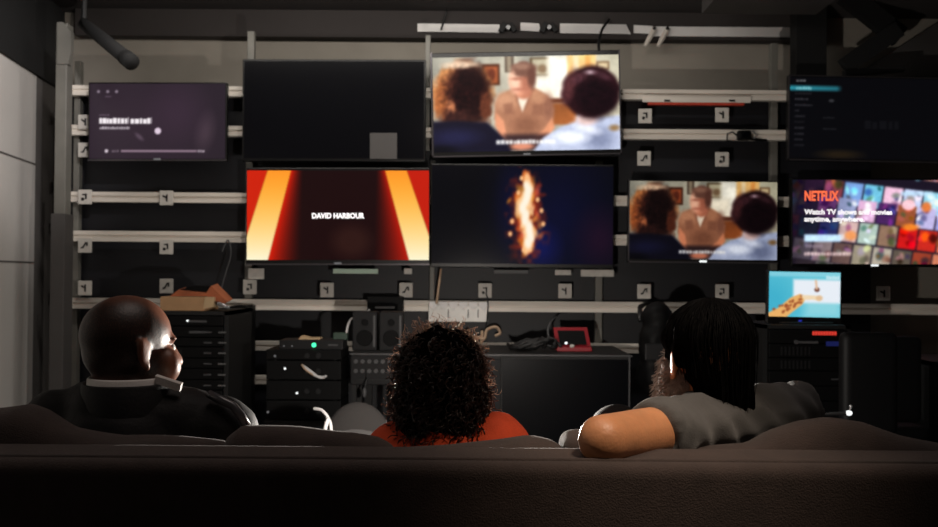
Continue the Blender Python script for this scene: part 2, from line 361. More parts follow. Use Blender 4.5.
def pic_flame():
    p = Pic(0, 0, 3.295, 40, 55, 632, 385, (5, 5, 9))
    p.ell(450, 230, 150, 230, (9, 12, 48), 1.7, 0, .75); p.ell(395, 330, 50, 60, (14, 22, 92), 1.4, 0, .7); p.ell(590, 300, 60, 80, (36, 14, 34), 1.5, 0, .7); p.ell(300, 190, 40, 120, (14, 16, 64), 1.4, 0, .4)
    r = random.Random(4)
    def cx(y): return 345+((y-85)/260)*8+8*math.sin((y-85)/26.)
    def wd(y): t = min(1, max(0, (y-85)/262.)); return 5+40*math.sin(PI*t**1.1)
    p.wob(350, 230, 46, 120, (150, 44, 20), .5, 4, 16, .9, 0, .8)
    for k in range(130):
        y = r.uniform(84, 344); x = cx(y)+r.gauss(0, wd(y)*.5); p.ell(x, y, r.uniform(4, 9), r.uniform(7, 18), (230, 86+r.random()*70, 30+40*r.random()), 1.4, r.uniform(-.6, .6), .6)
    for k in range(150):
        y = r.uniform(90, 340); x = cx(y)+r.gauss(0, wd(y)*.26); p.ell(x, y, r.uniform(4, 8), r.uniform(7, 18), (255, 206, 150), 1.5, r.uniform(-.5, .5), .65)
    for x, y in ((350, 98), (332, 96), (296, 284), (302, 242), (404, 250), (398, 205), (340, 338), (362, 338), (322, 145), (385, 168)): p.ell(x, y, 6, 8, (255, 190, 130), 1.0)
    for k in range(22):
        y = 120+k*9.5; p.ell(cx(y)+r.gauss(0, 5), y, 9, 13, (255, 246, 226), 1.2, 0, .9)
    p.blur(2); return p
def pic_purple():
    p = Pic(0, 0, 4.05, 116, 58, 672, 358, (44, 35, 43))
    p.ell(300, 200, 240, 160, (51, 39, 49), 1.4); p.ell(590, 250, 30, 60, (78, 62, 72), 1.4, .2, .7); p.ell(480, 170, 90, 100, (66, 48, 64), 1.4, .3, .5)
    p.ell(320, 270, 20, 8, (86, 70, 84), 1, .7)
    p.dashes(156, 276, 192, 218, (248, 240, 244), 3, 1, (10, 18), (1, 3)); p.dashes(284, 370, 194, 218, (248, 240, 244), 5, 1, (10, 18), (1, 3))
    p.dashes(158, 280, 230, 240, (206, 196, 204), 8, .9, (6, 10), (1.5, 3)); p.dashes(156, 196, 181, 186, (150, 130, 150), 6, .6)
    for x in (152, 190, 226): p.ell(x, 90, 6, 6, (140, 126, 140), .8)
    p.rect(180, 108, 204, 112, (96, 80, 96)); p.ell(396, 247, 13, 13, (226, 206, 224), .3)
    p.ell(186, 327, 7, 7, (214, 200, 210), .4); p.dashes(208, 236, 322, 332, (128, 112, 124), 2, .8); p.rect(246, 323, 556, 331, (150, 126, 142)); p.dashes(560, 590, 322, 332, (180, 164, 176), 4)
    p.blur(1); return p
def pic_black():
    p = Pic(0, 0, 3.295, 44, 202, 638, 522, (2, 2, 3), 2.0); return p
def pic_menu():
    p = Pic(0, 0, 5.27, 52, 28, 900, 462, (7, 7, 10))
    X = p.X; m = np.clip(1-np.abs(p.Y-88)/17, 0, 1)**.5*np.clip((330-X)/30, 0, 1); g = np.clip((330-X)/280, 0, 1)
    p.A = p.A*(1-m[..., None])+m[..., None]*np.stack([34+10*g, 104+44*g, 118+48*g], -1)
    p.dashes(84, 164, 80, 96, (150, 214, 220), 1, .8); p.dashes(84, 136, 42, 54, (140, 140, 142), 2, .7)
    for i, y in enumerate((116, 146, 178, 208, 238, 268, 300, 332, 362, 392)):
        p.dashes(78, (168, 150, 172, 100, 132, 130, 130, 130, 122, 130)[i], y-5, y+6, (62, 60, 66), 10+i, (.45, .9, .7, .5, .6, .3, .6, .6, .6, .4)[i])
    p.ell(272, 153, 14, 8, (50, 50, 54), .8); p.dashes(230, 290, 240, 248, (34, 34, 38), 40); p.dashes(230, 300, 300, 308, (32, 32, 36), 41)
    p.dashes(450, 640, 255, 300, (20, 20, 24), 42, .6, (20, 40), (6, 16)); p.ell(320, 440, 100, 22, (34, 26, 16), 1.2); p.blur(1); return p
def pic_tiles():
    p = Pic(0, 0, 5.27, 20, 48, 900, 496, (26, 20, 34))
    r = random.Random(11)
    rows = [(-30, 40), (62, 130), (150, 120), (270, 118), (392, 116), (505, 110)]
    cols = [[(40, 34, 46), (96, 24, 62), (70, 66, 76), (60, 56, 62), (168, 60, 70), (150, 146, 120), (120, 170, 214), (232, 150, 140), (196, 210, 226)],
            [(70, 40, 44), (56, 30, 60), (150, 70, 80), (120, 160, 220), (110, 190, 220), (236, 190, 216), (196, 206, 240), (150, 210, 230), (236, 210, 196)],
            [(60, 60, 70), (44, 30, 60), (110, 60, 120), (150, 160, 200), (216, 170, 206), (70, 36, 90), (150, 80, 50), (186, 178, 222), (160, 160, 220)],
            [(80, 36, 44), (30, 40, 60), (44, 50, 110), (214, 180, 176), (170, 190, 180), (140, 110, 90), (200, 24, 24), (196, 40, 30), (220, 110, 80)],
            [(84, 60, 60), (130, 120, 128), (170, 150, 150), (110, 84, 78), (150, 140, 120), (176, 166, 150), (90, 80, 70), (150, 60, 40), (200, 120, 90)],
            [(60, 54, 54), (70, 60, 60), (120, 116, 110), (150, 146, 140), (130, 120, 110), (110, 100, 90), (120, 110, 100), (90, 80, 80), (100, 90, 80)]]
    for i, (y0, hh) in enumerate(rows):
        for j in range(9):
            x = -20+j*106+i*-14+20*(i % 2); sk = .13; wd = 98
            def q(a, b): return (x+a-b*.17, y0-20+b+(x+a)*sk*.9-20)
            c = cols[i][j]; p.poly([q(0, 0), q(wd, 0), q(wd, hh-8), q(0, hh-8)], c, 6)
            for k in range(5):
                ax, by = q(r.uniform(12, wd-12), r.uniform(12, hh-20)); f = r.choice((.45, .6, 1.35, 1.6)); hue = [min(255, max(0, ch*f+r.uniform(-40, 40))) for ch in c]
                p.ell(ax, by, r.uniform(8, 24), r.uniform(8, 26), hue, .7, r.uniform(-1, 1), .8)
    p.mix(np.clip(1.0-(p.X-20)/330, 0, 1)*.62, (14, 8, 20))
    p.ell(640, 180, 36, 28, (250, 196, 206), .3); p.ell(736, 192, 26, 28, (220, 120, 60), .5); p.rect(600, 108, 770, 132, (186, 220, 244), 10, .8)
    p.ell(650, 300, 44, 18, (236, 130, 40), .7); p.ell(330, 345, 32, 26, (232, 150, 90), .6)
    p.rect(82, 340, 276, 378, (196, 228, 255), 6); p.dashes(90, 180, 392, 410, (176, 156, 176), 7, .6)
    p.dashes(82, 330, 434, 452, (244, 214, 214), 9, .9, (8, 16), (3, 6)); p.grain(.12, 3, 2); p.blur(4); p.A = p.A*1.06; return p
def pic_giraffe():
    p = Pic(0, 0, 5.55, 60, 46, 442, 276, (96, 196, 214), .5)
    p.ell(80, 200, 120, 140, (66, 176, 204), 1.4); p.rect(250, 180, 446, 280, (150, 216, 226), 60, .8); p.rect(190, 84, 446, 204, (232, 238, 246), 16)
    p.rect(60, 46, 446, 70, (150, 214, 228), 12, .7); p.dashes(366, 436, 64, 80, (220, 240, 246), 4)
    p.poly([(56, 280), (56, 258), (110, 232), (176, 178), (226, 158), (262, 172), (240, 212), (186, 252), (150, 282)], (234, 176, 104), 5)
    r = random.Random(2)
    for k in range(30):
        t = r.random(); x = 80+t*160; y = 262-t*82+r.uniform(-22, 22); p.ell(x, y, 8, 6, (158, 82, 46), .5, -.5, .85)
    p.poly([(232, 164), (270, 164), (312, 166), (346, 178), (330, 194), (296, 186), (250, 190)], (240, 216, 180), 5)
    p.ell(317, 135, 14, 12, (110, 62, 50), .4); p.poly([(304, 84), (316, 86), (322, 136), (310, 134)], (226, 190, 160), 4); p.ell(330, 178, 18, 14, (226, 190, 150), .5)
    p.blur(3); return p

# ------------------------------------------------------------------ the room
YW = 6.15
zc = 3.0
wl = lambda Y: -1.98-.139*Y                                       # left wall runs at a slant
struct(MB().span((-3.5, -1.3, -.06), (3.5, 6.4, 0)), 'floor', 'floor_dark')
struct(MB().span((-3.5, -1.3, zc), (3.5, 6.4, zc+.08)), 'ceiling', 'ceiling_dark')
struct(MB().span((-3.5, YW, 0), (3.5, YW+.1, zc)), 'wall_back', 'wall_grey')
struct(MB().span((-3.5, -1.4, 0), (3.5, -1.3, zc)), 'wall_rear', 'wall_dim')
ztl = P(0, 52, 5.05).z
def slab(mb, Y0, Y1, z0, z1, x_of, t):
    return mb.prism([(x_of(Y0), Y0, z0), (x_of(Y1), Y1, z0), (x_of(Y1), Y1, z1), (x_of(Y0), Y0, z1)], (t, 0, 0))
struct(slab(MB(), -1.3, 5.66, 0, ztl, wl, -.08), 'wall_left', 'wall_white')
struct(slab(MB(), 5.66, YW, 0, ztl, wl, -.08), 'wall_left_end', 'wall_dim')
struct(slab(MB(), -1.3, YW, ztl, zc, lambda Y: wl(Y)+.02, -.1), 'trim_1', 'soffit_black')
lines = MB()                                                       # joints between the wall panels
for zz, Ya, Yb in ((P(0, 152, 5.05).z, 3.0, 5.66), (P(0, 262, 5.05).z, 3.0, 5.66)):
    slab(lines, Ya, Yb, zz, zz+.010, lambda Y: wl(Y)+.004, -.006)
struct(lines, 'trim_2', 'wall_dim')
zr = 2.69
wr = lambda Y: 3.30+.01*Y
struct(slab(MB(), -1.3, YW, 0, zr, wr, .08), 'wall_right', 'wall_dim')
struct(slab(MB(), -1.3, YW, zr, zc, lambda Y: wr(Y)-.02, .1), 'trim_3', 'ceiling_dark')
# the deep beam under the ceiling and white boards standing in for lamplight patches
zb0, zb1 = P(400, 37.5, 6.05).z, P(400, 20, 5.95).z
struct(MB().span((-2.7, 6.05, zb0), (2.35, YW, zc)), 'beam', 'soffit_grey')
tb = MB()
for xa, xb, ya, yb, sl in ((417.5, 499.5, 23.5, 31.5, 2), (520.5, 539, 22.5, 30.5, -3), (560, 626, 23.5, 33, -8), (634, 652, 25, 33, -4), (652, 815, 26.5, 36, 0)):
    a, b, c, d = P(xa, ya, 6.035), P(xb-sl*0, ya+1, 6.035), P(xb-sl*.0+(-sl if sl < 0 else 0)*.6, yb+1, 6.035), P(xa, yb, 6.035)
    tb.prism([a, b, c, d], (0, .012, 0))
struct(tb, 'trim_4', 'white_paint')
q = [P(866, 69, 6.0), P(940, 21, 6.0), P(990, 21, 6.0), P(990, 76, 6.0), P(866, 76, 6.0)]
struct(MB().prism(q, (0, YW-6.0, 0)), 'trim_6', 'grey_paint')
struct(MB().span((P(706, 5, 5.5).x, 5.2, P(706, 9, 5.5).z), (P(822, 5, 5.5).x, 5.6, zc)), 'trim_5', 'grey_paint')

# ------------------------------------------------------------------ display rack against the back wall
YR = 5.66
rack = thing('display_rack', 'wall-wide pale steel rack of horizontal rails carrying the televisions', 'rack', (0, YR, 0))
zt = P(70, 94, YR).z
MB().span((P(70, 0, YR+.12).x, YR+.10, 0), (2.6, YR+.13, P(469, 97, YR+.1).z)).build('backing_panel', 'navy_panel', rack)
def rail(px0, px1, ypx, hpx=10.5):
    z = P(70, ypx, YR).z; h = S(hpx, YR)/2; x0, x1 = P(px0, ypx, YR).x, P(px1, ypx, YR).x; m = MB()
    prof = [(0, -h), (0, -h*.25), (.012, -h*.18), (.012, h*.18), (0, h*.25), (0, h), (.05, h), (.05, -h)]
    m.prism([(x0, YR-.03+a, z+b) for a, b in prof], (x1-x0, 0, 0)); return m.build('rail', 'rail_steel', rack)
for a, b, y, h in ((68, 786, 91, 10), (68, 786, 130.5, 10), (68, 960, 197, 10), (68, 960, 236, 10.5), (68, 960, 303, 10.5), (246, 668, 344, 9), (246, 275, 378, 8)): rail(a, b, y, h)
for px, wpx, ytop, ybot in ((74, 6, 60, 430), (248, 7, 30, 430), (426.5, 5, 34, 150), (432.5, 5, 160, 430), (600, 7, 160, 430), (775.5, 7, 42, 430)):
    x = P(px, 200, YR).x; hw = S(wpx, YR)/2
    MB().span((x-hw, YR+.025, P(px, ybot, YR).z if ybot < 400 else 0), (x+hw, YR+.075, P(px, ytop, YR).z), bevel=.004).build('upright', 'post_steel', rack)
col = thing('steel_post', 'tall grey steel post between the left wall and the rack', 'post', P(61, 400, 5.3)*1)
col.location.z = 0
x = P(61, 250, 5.3).x
MB().span((x-.038, 5.28, 0), (x+.03, 5.36, P(61, 24, 5.3).z), bevel=.006).build('shaft', 'post_steel', col)
MB().prism([P(57, 22, 5.27), P(63, 22, 5.27), P(71, 32, 5.27), P(71, 52, 5.27), P(68, 64, 5.27), P(57, 64, 5.27)], (0, .04, 0)).build('top_bracket', 'post_steel', col)
MB().span((x-.045, 5.26, 0), (x+.038, 5.38, P(61, 214, 5.3).z), bevel=.004).build('sleeve', 'grey_paint', col)

# small white plates hanging on the rails, each with a dark mark
PL = [((645, 116), 'white plate under the top rail, right of the bright film television, left of two'), ((722, 115), 'white plate under the right end of the reddish bar, right of two'),
      ((644, 158.5), 'small white plate just above the smaller film television, left one of two'), ((722, 159.5), 'small white plate just above the smaller film television, right one of two'),
      ((85, 122), 'white plate beside the upper left edge of the purple screen television'), ((85, 150), 'white plate beside the lower left corner of the purple screen television'),
      ((85, 197), 'white plate over the first bare rail below the purple television, nearest the post'), ((166.5, 198), 'white plate over the first bare rail below the purple television, away from the post'),
      ((85, 245.5), 'dull plate under the second bare rail below the purple television, nearest the post'), ((166.5, 247), 'white plate under the second bare rail below the purple television, away from the post'),
      ((85, 288), 'small plate above the lowest left rail, nearest the steel post, left of the bald man'), ((166.5, 286), 'small white plate above the lowest left rail behind the cardboard box'),
      ((250, 287), 'small grey plate on the upright left below the red beam television'), ((327, 290), 'small grey plate on the long rail below the middle of the red beam television'),
      ((406, 290), 'small grey plate on the long rail directly above the small black box'), ((485, 290.5), 'small grey plate on the long rail right above the ribbed white holder'),
      ((565, 291), 'small grey plate on the long rail below the right half of the flame television'), ((644, 291.5), 'small grey plate on the long rail left above the long-haired man'),
      ((722, 291.5), 'small pinkish grey plate on the long rail directly above the long-haired man'), ((883, 293.5), 'small dim plate on the long rail below the colourful tiles television')]
for i, ((px, py), lab) in enumerate(PL):
    c = P(px, py, YR-.045); h = S(7.0, YR)
    t = thing('mounting_plate', lab, 'plate', c, 'mounting plates on the rack rails')
    MB().box(c, (h*1.9, .012, h*2.05), bevel=.003).build('plate', 'plate_white', t)
    m = MB(); f = -.0075; r = random.Random(i); s = h
    if i % 3 == 0: m.box(c+V((.2*s, f, .1*s)), (.22*s, .004, .8*s)).box(c+V((0, f, .35*s)), (.6*s, .004, .2*s)).cyl(c+V((-.25*s, f-.004, -.3*s)), c+V((-.25*s, f+.003, -.3*s)), .22*s, n=10)
    elif i % 3 == 1: m.box(c+V((.1*s, f, 0)), (.22*s, .004, 1.0*s)).box(c+V((-.25*s, f, .2*s)), (.5*s, .004, .22*s), Matrix.Rotation(.6, 3, 'Y'))
    else: m.box(c+V((0, f, .1*s)), (.2*s, .004, .8*s), Matrix.Rotation(.5, 3, 'Y')).box(c+V((.35*s, f, .2*s)), (.2*s, .004, .6*s)).box(c+V((-.3*s, f, -.3*s)), (.4*s, .004, .2*s))
    m.build('dark_mark', 'ink', t)
    MB().box(c+V((0, .018, 0)), (h*.7, .026, h*1.2)).build('clip', 'grey_plastic', t)

# ------------------------------------------------------------------ televisions
YT = 5.50
def tv(label, x0, y0, x1, y1, slope, pic, inset, texts=(), edge=None, logo=True, Y=YT, sticker=None, group='televisions on the display rack'):
    """outer picture box x0..y1 of the set, slope = rise of its edges, inset = (left, top, right, bottom) bezel in the same unit"""
    c = P((x0+x1)/2, (y0+y1)/2, Y); w_, h_ = S(x1-x0, Y), S(y1-y0, Y); a = -(slope-ROLL)
    ex = V((math.cos(a), 0, math.sin(a))); ez = V((-math.sin(a), 0, math.cos(a))); R = Matrix.Rotation(-a, 3, 'Y')
    base = c-ez*(h_/2); t = thing('television', label, 'television', base, group)
    MB().box(c+V((0, .022, 0)), (w_, .044, h_), R, bevel=.006).build('casing', 'tv_black', t)
    MB().box(c+V((0, .058, 0)), (w_*.6, .03, h_*.55), R, bevel=.01).build('rear_housing', 'black_plastic', t)
    for s_ in (-1, 1): MB().box(c+ex*(s_*w_*.2)+V((0, .088, 0)), (.03, .035, h_*.5), R).build('wall_bracket', 'black_metal', t)
    if edge:
        m = MB(); th = .0085
        if 'b' in edge: m.box(c-ez*(h_/2-th/2)+V((0, .004, 0)), (w_, .012, th), R)
        if 't' in edge: m.box(c+ez*(h_/2-th/2)+V((0, .004, 0)), (w_, .012, th*.7), R)
        for k, s_ in (('l', -1), ('r', 1)):
            if k in edge: m.box(c+ex*(s_*(w_/2-th/2))+V((0, .004, 0)), (th, .012, h_), R)
        m.build('frame', 'tv_edge', t)
    i0, i1, i2, i3 = [S(q, Y) for q in inset]
    tl = c-ex*(w_/2-i0)+ez*(h_/2-i1)+V((0, -.002, 0)); sw, sh = w_-i0-i2, h_-i1-i3
    scr = lnk('screen', pic.mesh(tl, ex, ez, sw, sh), 'screen', t, True)
    for body, u, v, hh, wd, m_, bold in texts:                      # u, v: baseline start in the painter's units
        fu, fv = (u-pic.x0)/(pic.x1-pic.x0)*sw, (v-pic.y0)/(pic.y1-pic.y0)*sh
        k = sw/(pic.x1-pic.x0)
        lnk('lettering', text_mesh(body, tl+ex*fu-ez*fv+V((0, -.0015, 0)), ex, hh*k, wd*k, bold), m_, scr if False else t, False)
    if logo: MB().box(c-ez*(h_/2-.010)+V((0, -.003, 0)), (.045, .006, .012), R, bevel=.002).build('power_light', 'led_dim' if logo is True else logo, t)  # the logo, built as a small glowing plate
    if sticker:
        a0, b0, a1, b1 = sticker; q = P((a0+a1)/2, (b0+b1)/2, Y); o = MB().box(q+V((0, -.004, 0)), (S(a1-a0, Y), .002, S(b1-b0, Y)), R).build('paper_sheet', 'grey_paint', t); o['label'] = 'dull grey sheet stuck to the lower screen'
    return t
tv('television with a dim purple screen and white title lines, left end of the rack', 88, 82, 227, 161, .001, pic_purple(), (1.5, 1.5, 1.5, 2), edge='b')
tv('large switched-off black television above the red beam television', 242, 59, 426, 161.5, .003, pic_black(), (2, 2, 2, 3), sticker=(370, 133, 397, 159), logo=False)
tv('large bright television showing a man in a tan shirt between two dark heads', 431, 51, 621, 156, -.018, pic_film(), (2, 5, 1.5, 5), edge='blr')
tv('television with two glowing orange beams on red and black and a white name', 246, 167.5, 430, 265, .001, pic_red(), (1, 3, 1, 5),
   texts=[('DAVID HARBOUR', 270, 225, 17, 172, 'screen_text', .03)], edge='b')
tv('television showing a tall flame on a dark blue ground, below the bright film television', 431, 164, 614, 268, .008, pic_flame(), (1, 2, 1, 4), logo=False)
tv('smaller dimmer television showing a man between two heads, above the long-haired man', 628, 180, 778.5, 263, .010, pic_film(.86, 5), (1.5, 1.5, 1.5, 3.5), edge='bl', logo='led_white')
tv('black television with a menu column and one teal bar, above the colourful tiles television', 788, 76, 951, 162, .020, pic_menu(), (1.5, 2, 1.5, 2.5), edge='blrt', logo=False)
tv('television with a mosaic of colourful picture tiles, below the dark menu television', 791, 178, 958, 267, .004, pic_tiles(), (1.5, 2, 1, 3),
   texts=[('NETFLIX', 84, 158, 50, 182, 'screen_red_text', .035), ('Watch TV shows and movies', 82, 232, 26, 470, 'screen_text', .03), ('anytime, anywhere.', 82, 270, 26, 322, 'screen_text', .03)], logo='led_white')

# ------------------------------------------------------------------ pieces on and around the rack
def box_thing(name, label, cat, px0, py0, px1, py1, Y, depth, m, bevel=.004, group=None, parts=()):
    a, b = P(px0, py1, Y), P(px1, py0, Y); t = thing(name, label, cat, V(((a.x+b.x)/2, Y+depth/2, a.z)), group)
    MB().span((a.x, Y, a.z), (b.x, Y+depth, b.z), bevel=bevel).build('body', m, t); return t
def cable(name, label, pts, r, m, cat='cable', group=None):
    # smooth curve through the points
    q = [V(p) for p in pts]; out = []
    for i in range(len(q)-1):
        p0, p1, p2, p3 = q[max(i-1, 0)], q[i], q[i+1], q[min(i+2, len(q)-1)]
        for k in range(8):
            t = k/8; out.append(.5*((2*p1)+(p2-p0)*t+(2*p0-5*p1+4*p2-p3)*t*t+(3*p1-p0-3*p2+p3)*t**3))
    out.append(q[-1]); o = MB().tube(out, r, 8).build(name, m, None, True); tag(o, label, cat, group); return o
for lab, a, b, c_, d, m in (('thin pale green glint strip under the red beam television', 333, 269, 378, 273.5, 'pale_green'), ('white card at the lower left corner of the red beam television', 248, 268.5, 264, 279, 'plate_white'),
                         ('pale glint strip under the middle of the flame television', 494, 270, 528, 273.5, 'grey_plastic'), ('small white glint strip under the flame television, left of the widest one', 555, 270, 571, 275, 'plate_white'),
                         ('widest white glint strip at the lower right corner of the flame television', 581, 270, 614, 276.5, 'plate_white'), ('small white square card between the red beam and flame televisions', 404, 268.5, 412, 274, 'plate_white')):
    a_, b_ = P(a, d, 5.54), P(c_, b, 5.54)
    t = MB().span((a_.x, 5.54, a_.z), (b_.x, 5.552, b_.z), bevel=.002).span((a_.x+.01, 5.552, a_.z+.008), (a_.x+.03, YR-.03, a_.z+.016)).build('label_or_glint_strip', m)
    tag(t, lab, 'strip', 'strips under the televisions')  # strips stand in for light reflecting off the television undersides
# red bar under the top right rail
a, b = P(648, 104.8, 5.60), P(744, 100.5, 5.60)
t = thing('level_bar', 'long reddish bar lying along the top rail right of the bright film television', 'bar', V(((a.x+b.x)/2, 5.6, a.z)))
MB().span((a.x, 5.59, a.z), (b.x, 5.63, b.z), bevel=.003).build('bar', 'red_bar', t)
a2, b2 = P(642, 102.5, 5.60), P(750, 97.5, 5.60)
MB().span((a2.x, 5.585, a2.z), (b2.x, 5.589, b2.z), bevel=.001).build('face_strip', 'rail_steel', t)
for px in (667, 732):
    q = P(px, 100.5, 5.58); MB().box(q, (.035, .012, .008)).build('hook', 'black_metal', t)
# small camera clipped on second rail
c = P(744, 135.5, 5.604)
t = thing('clip_camera', 'small black camera clipped to the second rail above the smaller film television', 'camera', c)
MB().box(c, (.085, .05, .06), bevel=.012).build('body', 'black_plastic', t)
MB().cyl(c+V((0, -.05, 0)), c+V((0, -.02, 0)), .018, .022, 16).build('lens', 'glass_dark', t)
MB().tube([c+V((.06, .0, -.02)), c+V((.08, -.01, -.0)), c+V((.05, -.01, .03))], .006).build('clamp', 'silver', t)
MB().tube([c+V((-.045, 0, 0)), c+V((-.075, -.01, .02)), c+V((-.105, 0, .01)), c+V((-.105, .01, -.03)), c+V((-.08, .02, -.035))], .005).build('lead', 'cable_black', t)
MB().tube([c+V((.045, .01, -.02)), c+V((.12, .01, -.03)), c+V((.16, .04, -.02))], .009).build('arm', 'black_plastic', t)

# overhead: spotlight bar, tag, cables, hangers, dark column
t = thing('ceiling_spotlight', 'dark tubular spotlight slanting down from the ceiling near the steel post', 'light', P(84, 20, 5.0))
p0, p1 = P(84, 24, 5.2), P(130, 61, 4.9)
MB().cyl(p0, p1, .036, .042, 20).build('tube_housing', 'soffit_black', t, True)
MB().cyl(p1-(p1-p0).normalized()*.05, p1+(p1-p0).normalized()*.02, .046, .046, 20).build('front_rim', 'soffit_black', t, True)
MB().cyl(p0+V((0, 0, -.01)), (p0.x, p0.y, zc), .016, .016, 10).build('stem', 'black_metal', t)
c = V((p0.x, p0.y, zc-.012)); MB().cyl(c-V((0, 0, .01)), c+V((0, 0, .012)), .05, .05, 16).build('ceiling_plate', 'black_metal', t)
q = P(149, 22.5, 5.45); o = MB().box((q.x, q.y, zc-.004), (.13, .05, .006), Matrix.Rotation(.35, 3, 'Z')).build('paper_tag', 'plate_white'); tag(o, 'small pale paper tag stuck flat on the dark ceiling', 'tag')
o = cable('ceiling_cable', 'thin dark cable dropping from the ceiling above the bright film television', [(P(447, 0, 6.0).x, 6.0, zc), P(446, 14, 6.02), P(441, 30, 6.02)], .006, 'cable_black')
cable('television_cable', 'dark cable curving up from the top right of the bright film television', [P(599, 52, 5.55), P(599, 42, 5.62), P(602, 30, 5.78), P(609, 20, 6.02)], .009, 'cable_black')
for px, lab in ((502, 'dark jagged shape for a shaded gap on the ceiling beam, left of three'), (543, 'dark jagged shape for a shaded gap on the ceiling beam above the bright film television, middle of three')):
    c = P(px+6, 27.5, 6.02); t = thing('beam_gap_shade', lab, 'clamp', c, 'shaded gaps on the ceiling beam')  # dark shapes stand in for shadow gaps between the bright beam patches
    MB().box(c+V((-.035, 0, .0)), (.035, .02, .07), Matrix.Rotation(.5, 3, 'Y'), .004).box(c+V((.03, 0, 0)), (.03, .02, .065), Matrix.Rotation(-.6, 3, 'Y'), .004).build('dark_wedge', 'black_metal', t)
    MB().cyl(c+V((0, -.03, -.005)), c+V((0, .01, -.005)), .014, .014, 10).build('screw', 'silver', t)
c = P(655, 36, 6.0); t = thing('cable_hanger', 'pale double hook hanging off the ceiling beam, right of three fittings', 'hook', c)
for px in (654, 667):
    q0, q1 = P(px, 30, 6.02), P(px-9, 46, 6.0); MB().tube([q0, q0*.4+q1*.6, q1], [.018, .018, .012], 8).build('hook', 'rail_steel', t)
    q = P(px, 29, 6.02); MB().cyl(q, q+V((0, -.02, 0)), .012, .012, 10).build('bolt', 'ink', t)
t = thing('dark_column', 'black roof column with slanting braces above the menu television', 'column', P(835, 60, 5.3))
xa, xb = P(821, 60, 5.35).x, P(850, 60, 5.35).x
MB().span((xa, 5.75, P(835, 160, 5.8).z), (xb+.02, 5.87, zc)).build('shaft', 'soffit_black', t)
def bar(a, b, th, m, name, par, Y):
    p0, p1 = P(*a, Y), P(*b, Y); d = (p1-p0).normalized(); n = V((-d.z, 0, d.x))*th
    return MB().prism([p0+n, p1+n, p1-n, p0-n], (0, .06, 0)).build(name, m, par)
bar((846, -8), (902, 36), .065, 'soffit_black', 'brace', t, 5.74); bar((900, 28), (846, 66), .055, 'soffit_black', 'brace', t, 5.66)
bar((846, 72), (905, 68), .018, 'soffit_black', 'brace', t, 5.66)

# ------------------------------------------------------------------ bench and equipment
YB = 4.75
def rack_unit(name, label, px0, px1, ytop, Y, depth, units, cat='rack'):
    a, b = P(px0, ytop, Y), P(px1, ytop, Y); zt_ = a.z; t = thing(name, label, cat, V(((a.x+b.x)/2, Y+depth/2, 0))); wd = b.x-a.x
    MB().span((a.x, Y+.02, 0), (a.x+.025, Y+depth, zt_)).span((b.x-.025, Y+.02, 0), (b.x, Y+depth, zt_)).span((a.x, Y+.02, zt_-.02), (b.x, Y+depth, zt_)).span((a.x, Y+depth-.02, 0), (b.x, Y+depth, zt_)).span((a.x, Y+.02, 0), (b.x, Y+depth, .05)).build('casing', 'black_metal', t)
    z = zt_-.025
    for i, (hh, kind) in enumerate(units):
        u = MB().span((a.x+.027, Y, z-hh+.004), (b.x-.027, Y+depth-.1, z), bevel=.003).build('equipment_unit', 'black_plastic', t)
        if 'h' in kind:
            for s_ in (.80, .95): MB().cyl((a.x+wd*s_-.02, Y-.014, z-hh*.5), (a.x+wd*s_+.02, Y-.014, z-hh*.5), .004, n=8).build('handle', 'grey_plastic' if s_ < .9 else 'silver', u)
        if 'l' in kind: MB().cyl((a.x+wd*.58, Y-.004, z-hh*.45), (a.x+wd*.58, Y+.003, z-hh*.45), .006, n=10).build('power_light', 'led_white', u)
        if 's' in kind: MB().span((a.x+wd*.60, Y-.003, z-hh*.6), (a.x+wd*.78, Y+.002, z-hh*.4)).build('label_or_glint_strip', 'grey_plastic', u)
        if 'g' in kind:
            m = MB()
            for k in range(8): m.box((a.x+wd*.2+k*wd*.045, Y-.001, z-hh*.5), (.010, .006, hh*.6))
            m.build('vent', 'dark_plastic', u)
        z -= hh
    return t
rack_unit('equipment_rack', 'tall black equipment rack with silver drawer handles behind the bald man', 132, 228, 311, YB, .55, [(.055, 'ls'), (.06, 'sh'), (.05, 'h'), (.06, 'hg'), (.055, 'h'), (.06, 'h'), (.055, 'h'), (.06, 'h'), (.1, 'g'), (.12, ''), (.12, '')])
t = thing('cardboard_box', 'open tan cardboard box on top of the left equipment rack', 'box', P(190, 310, YB+.05))
a, b = P(160, 311, YB+.04), P(205, 297, YB+.04)
MB().span((a.x, YB+.04, a.z+.002), (b.x, YB+.3, b.z), bevel=.003).build('carton', 'cardboard', t)
MB().prism([P(203, 309, YB+.035), P(213, 307, YB+.03), P(214, 297, YB+.03), P(205, 297, YB+.035)], (0, .2, 0)).build('flap', 'tape', t)
t = thing('paper_packet', 'crumpled orange-brown paper packet lying across the cardboard box', 'packet', P(205, 297, YB+.1))
MB().prism([P(170, 296.2, YB+.06), P(178, 290, YB+.06), P(206, 293, YB+.06), P(211, 286, YB+.06), P(227, 302, YB+.06), P(222, 305, YB+.06), P(206, 296.2, YB+.06)], (0, .12, .012)).build('packet', 'brown_paper', t)
MB().prism([P(180, 289.5, YB+.07), P(194, 285.5, YB+.07), P(210, 286, YB+.07), P(206, 292, YB+.07)], (0, .1, 0)).build('dark_insert', 'black_plastic', t)
t = thing('desk_tap', 'small silver nozzle at the right end of the cardboard box', 'nozzle', P(224, 305, YB-.02))
MB().cap(P(219, 304, YB+.02), P(228, 307, YB+.02), .012, .010).build('nozzle', 'silver', t, True)
t = box_thing('tall_speaker', 'tall black speaker cabinet right of the left equipment rack', 'speaker', 229, 306, 246, 430, 5.32, .25, 'black_plastic')
t.location.z = 0
for ch in list(t.children): bpy.data.objects.remove(ch)
a, b = P(229, 306, 5.32), P(246, 306, 5.32); xm = (a.x+b.x)/2
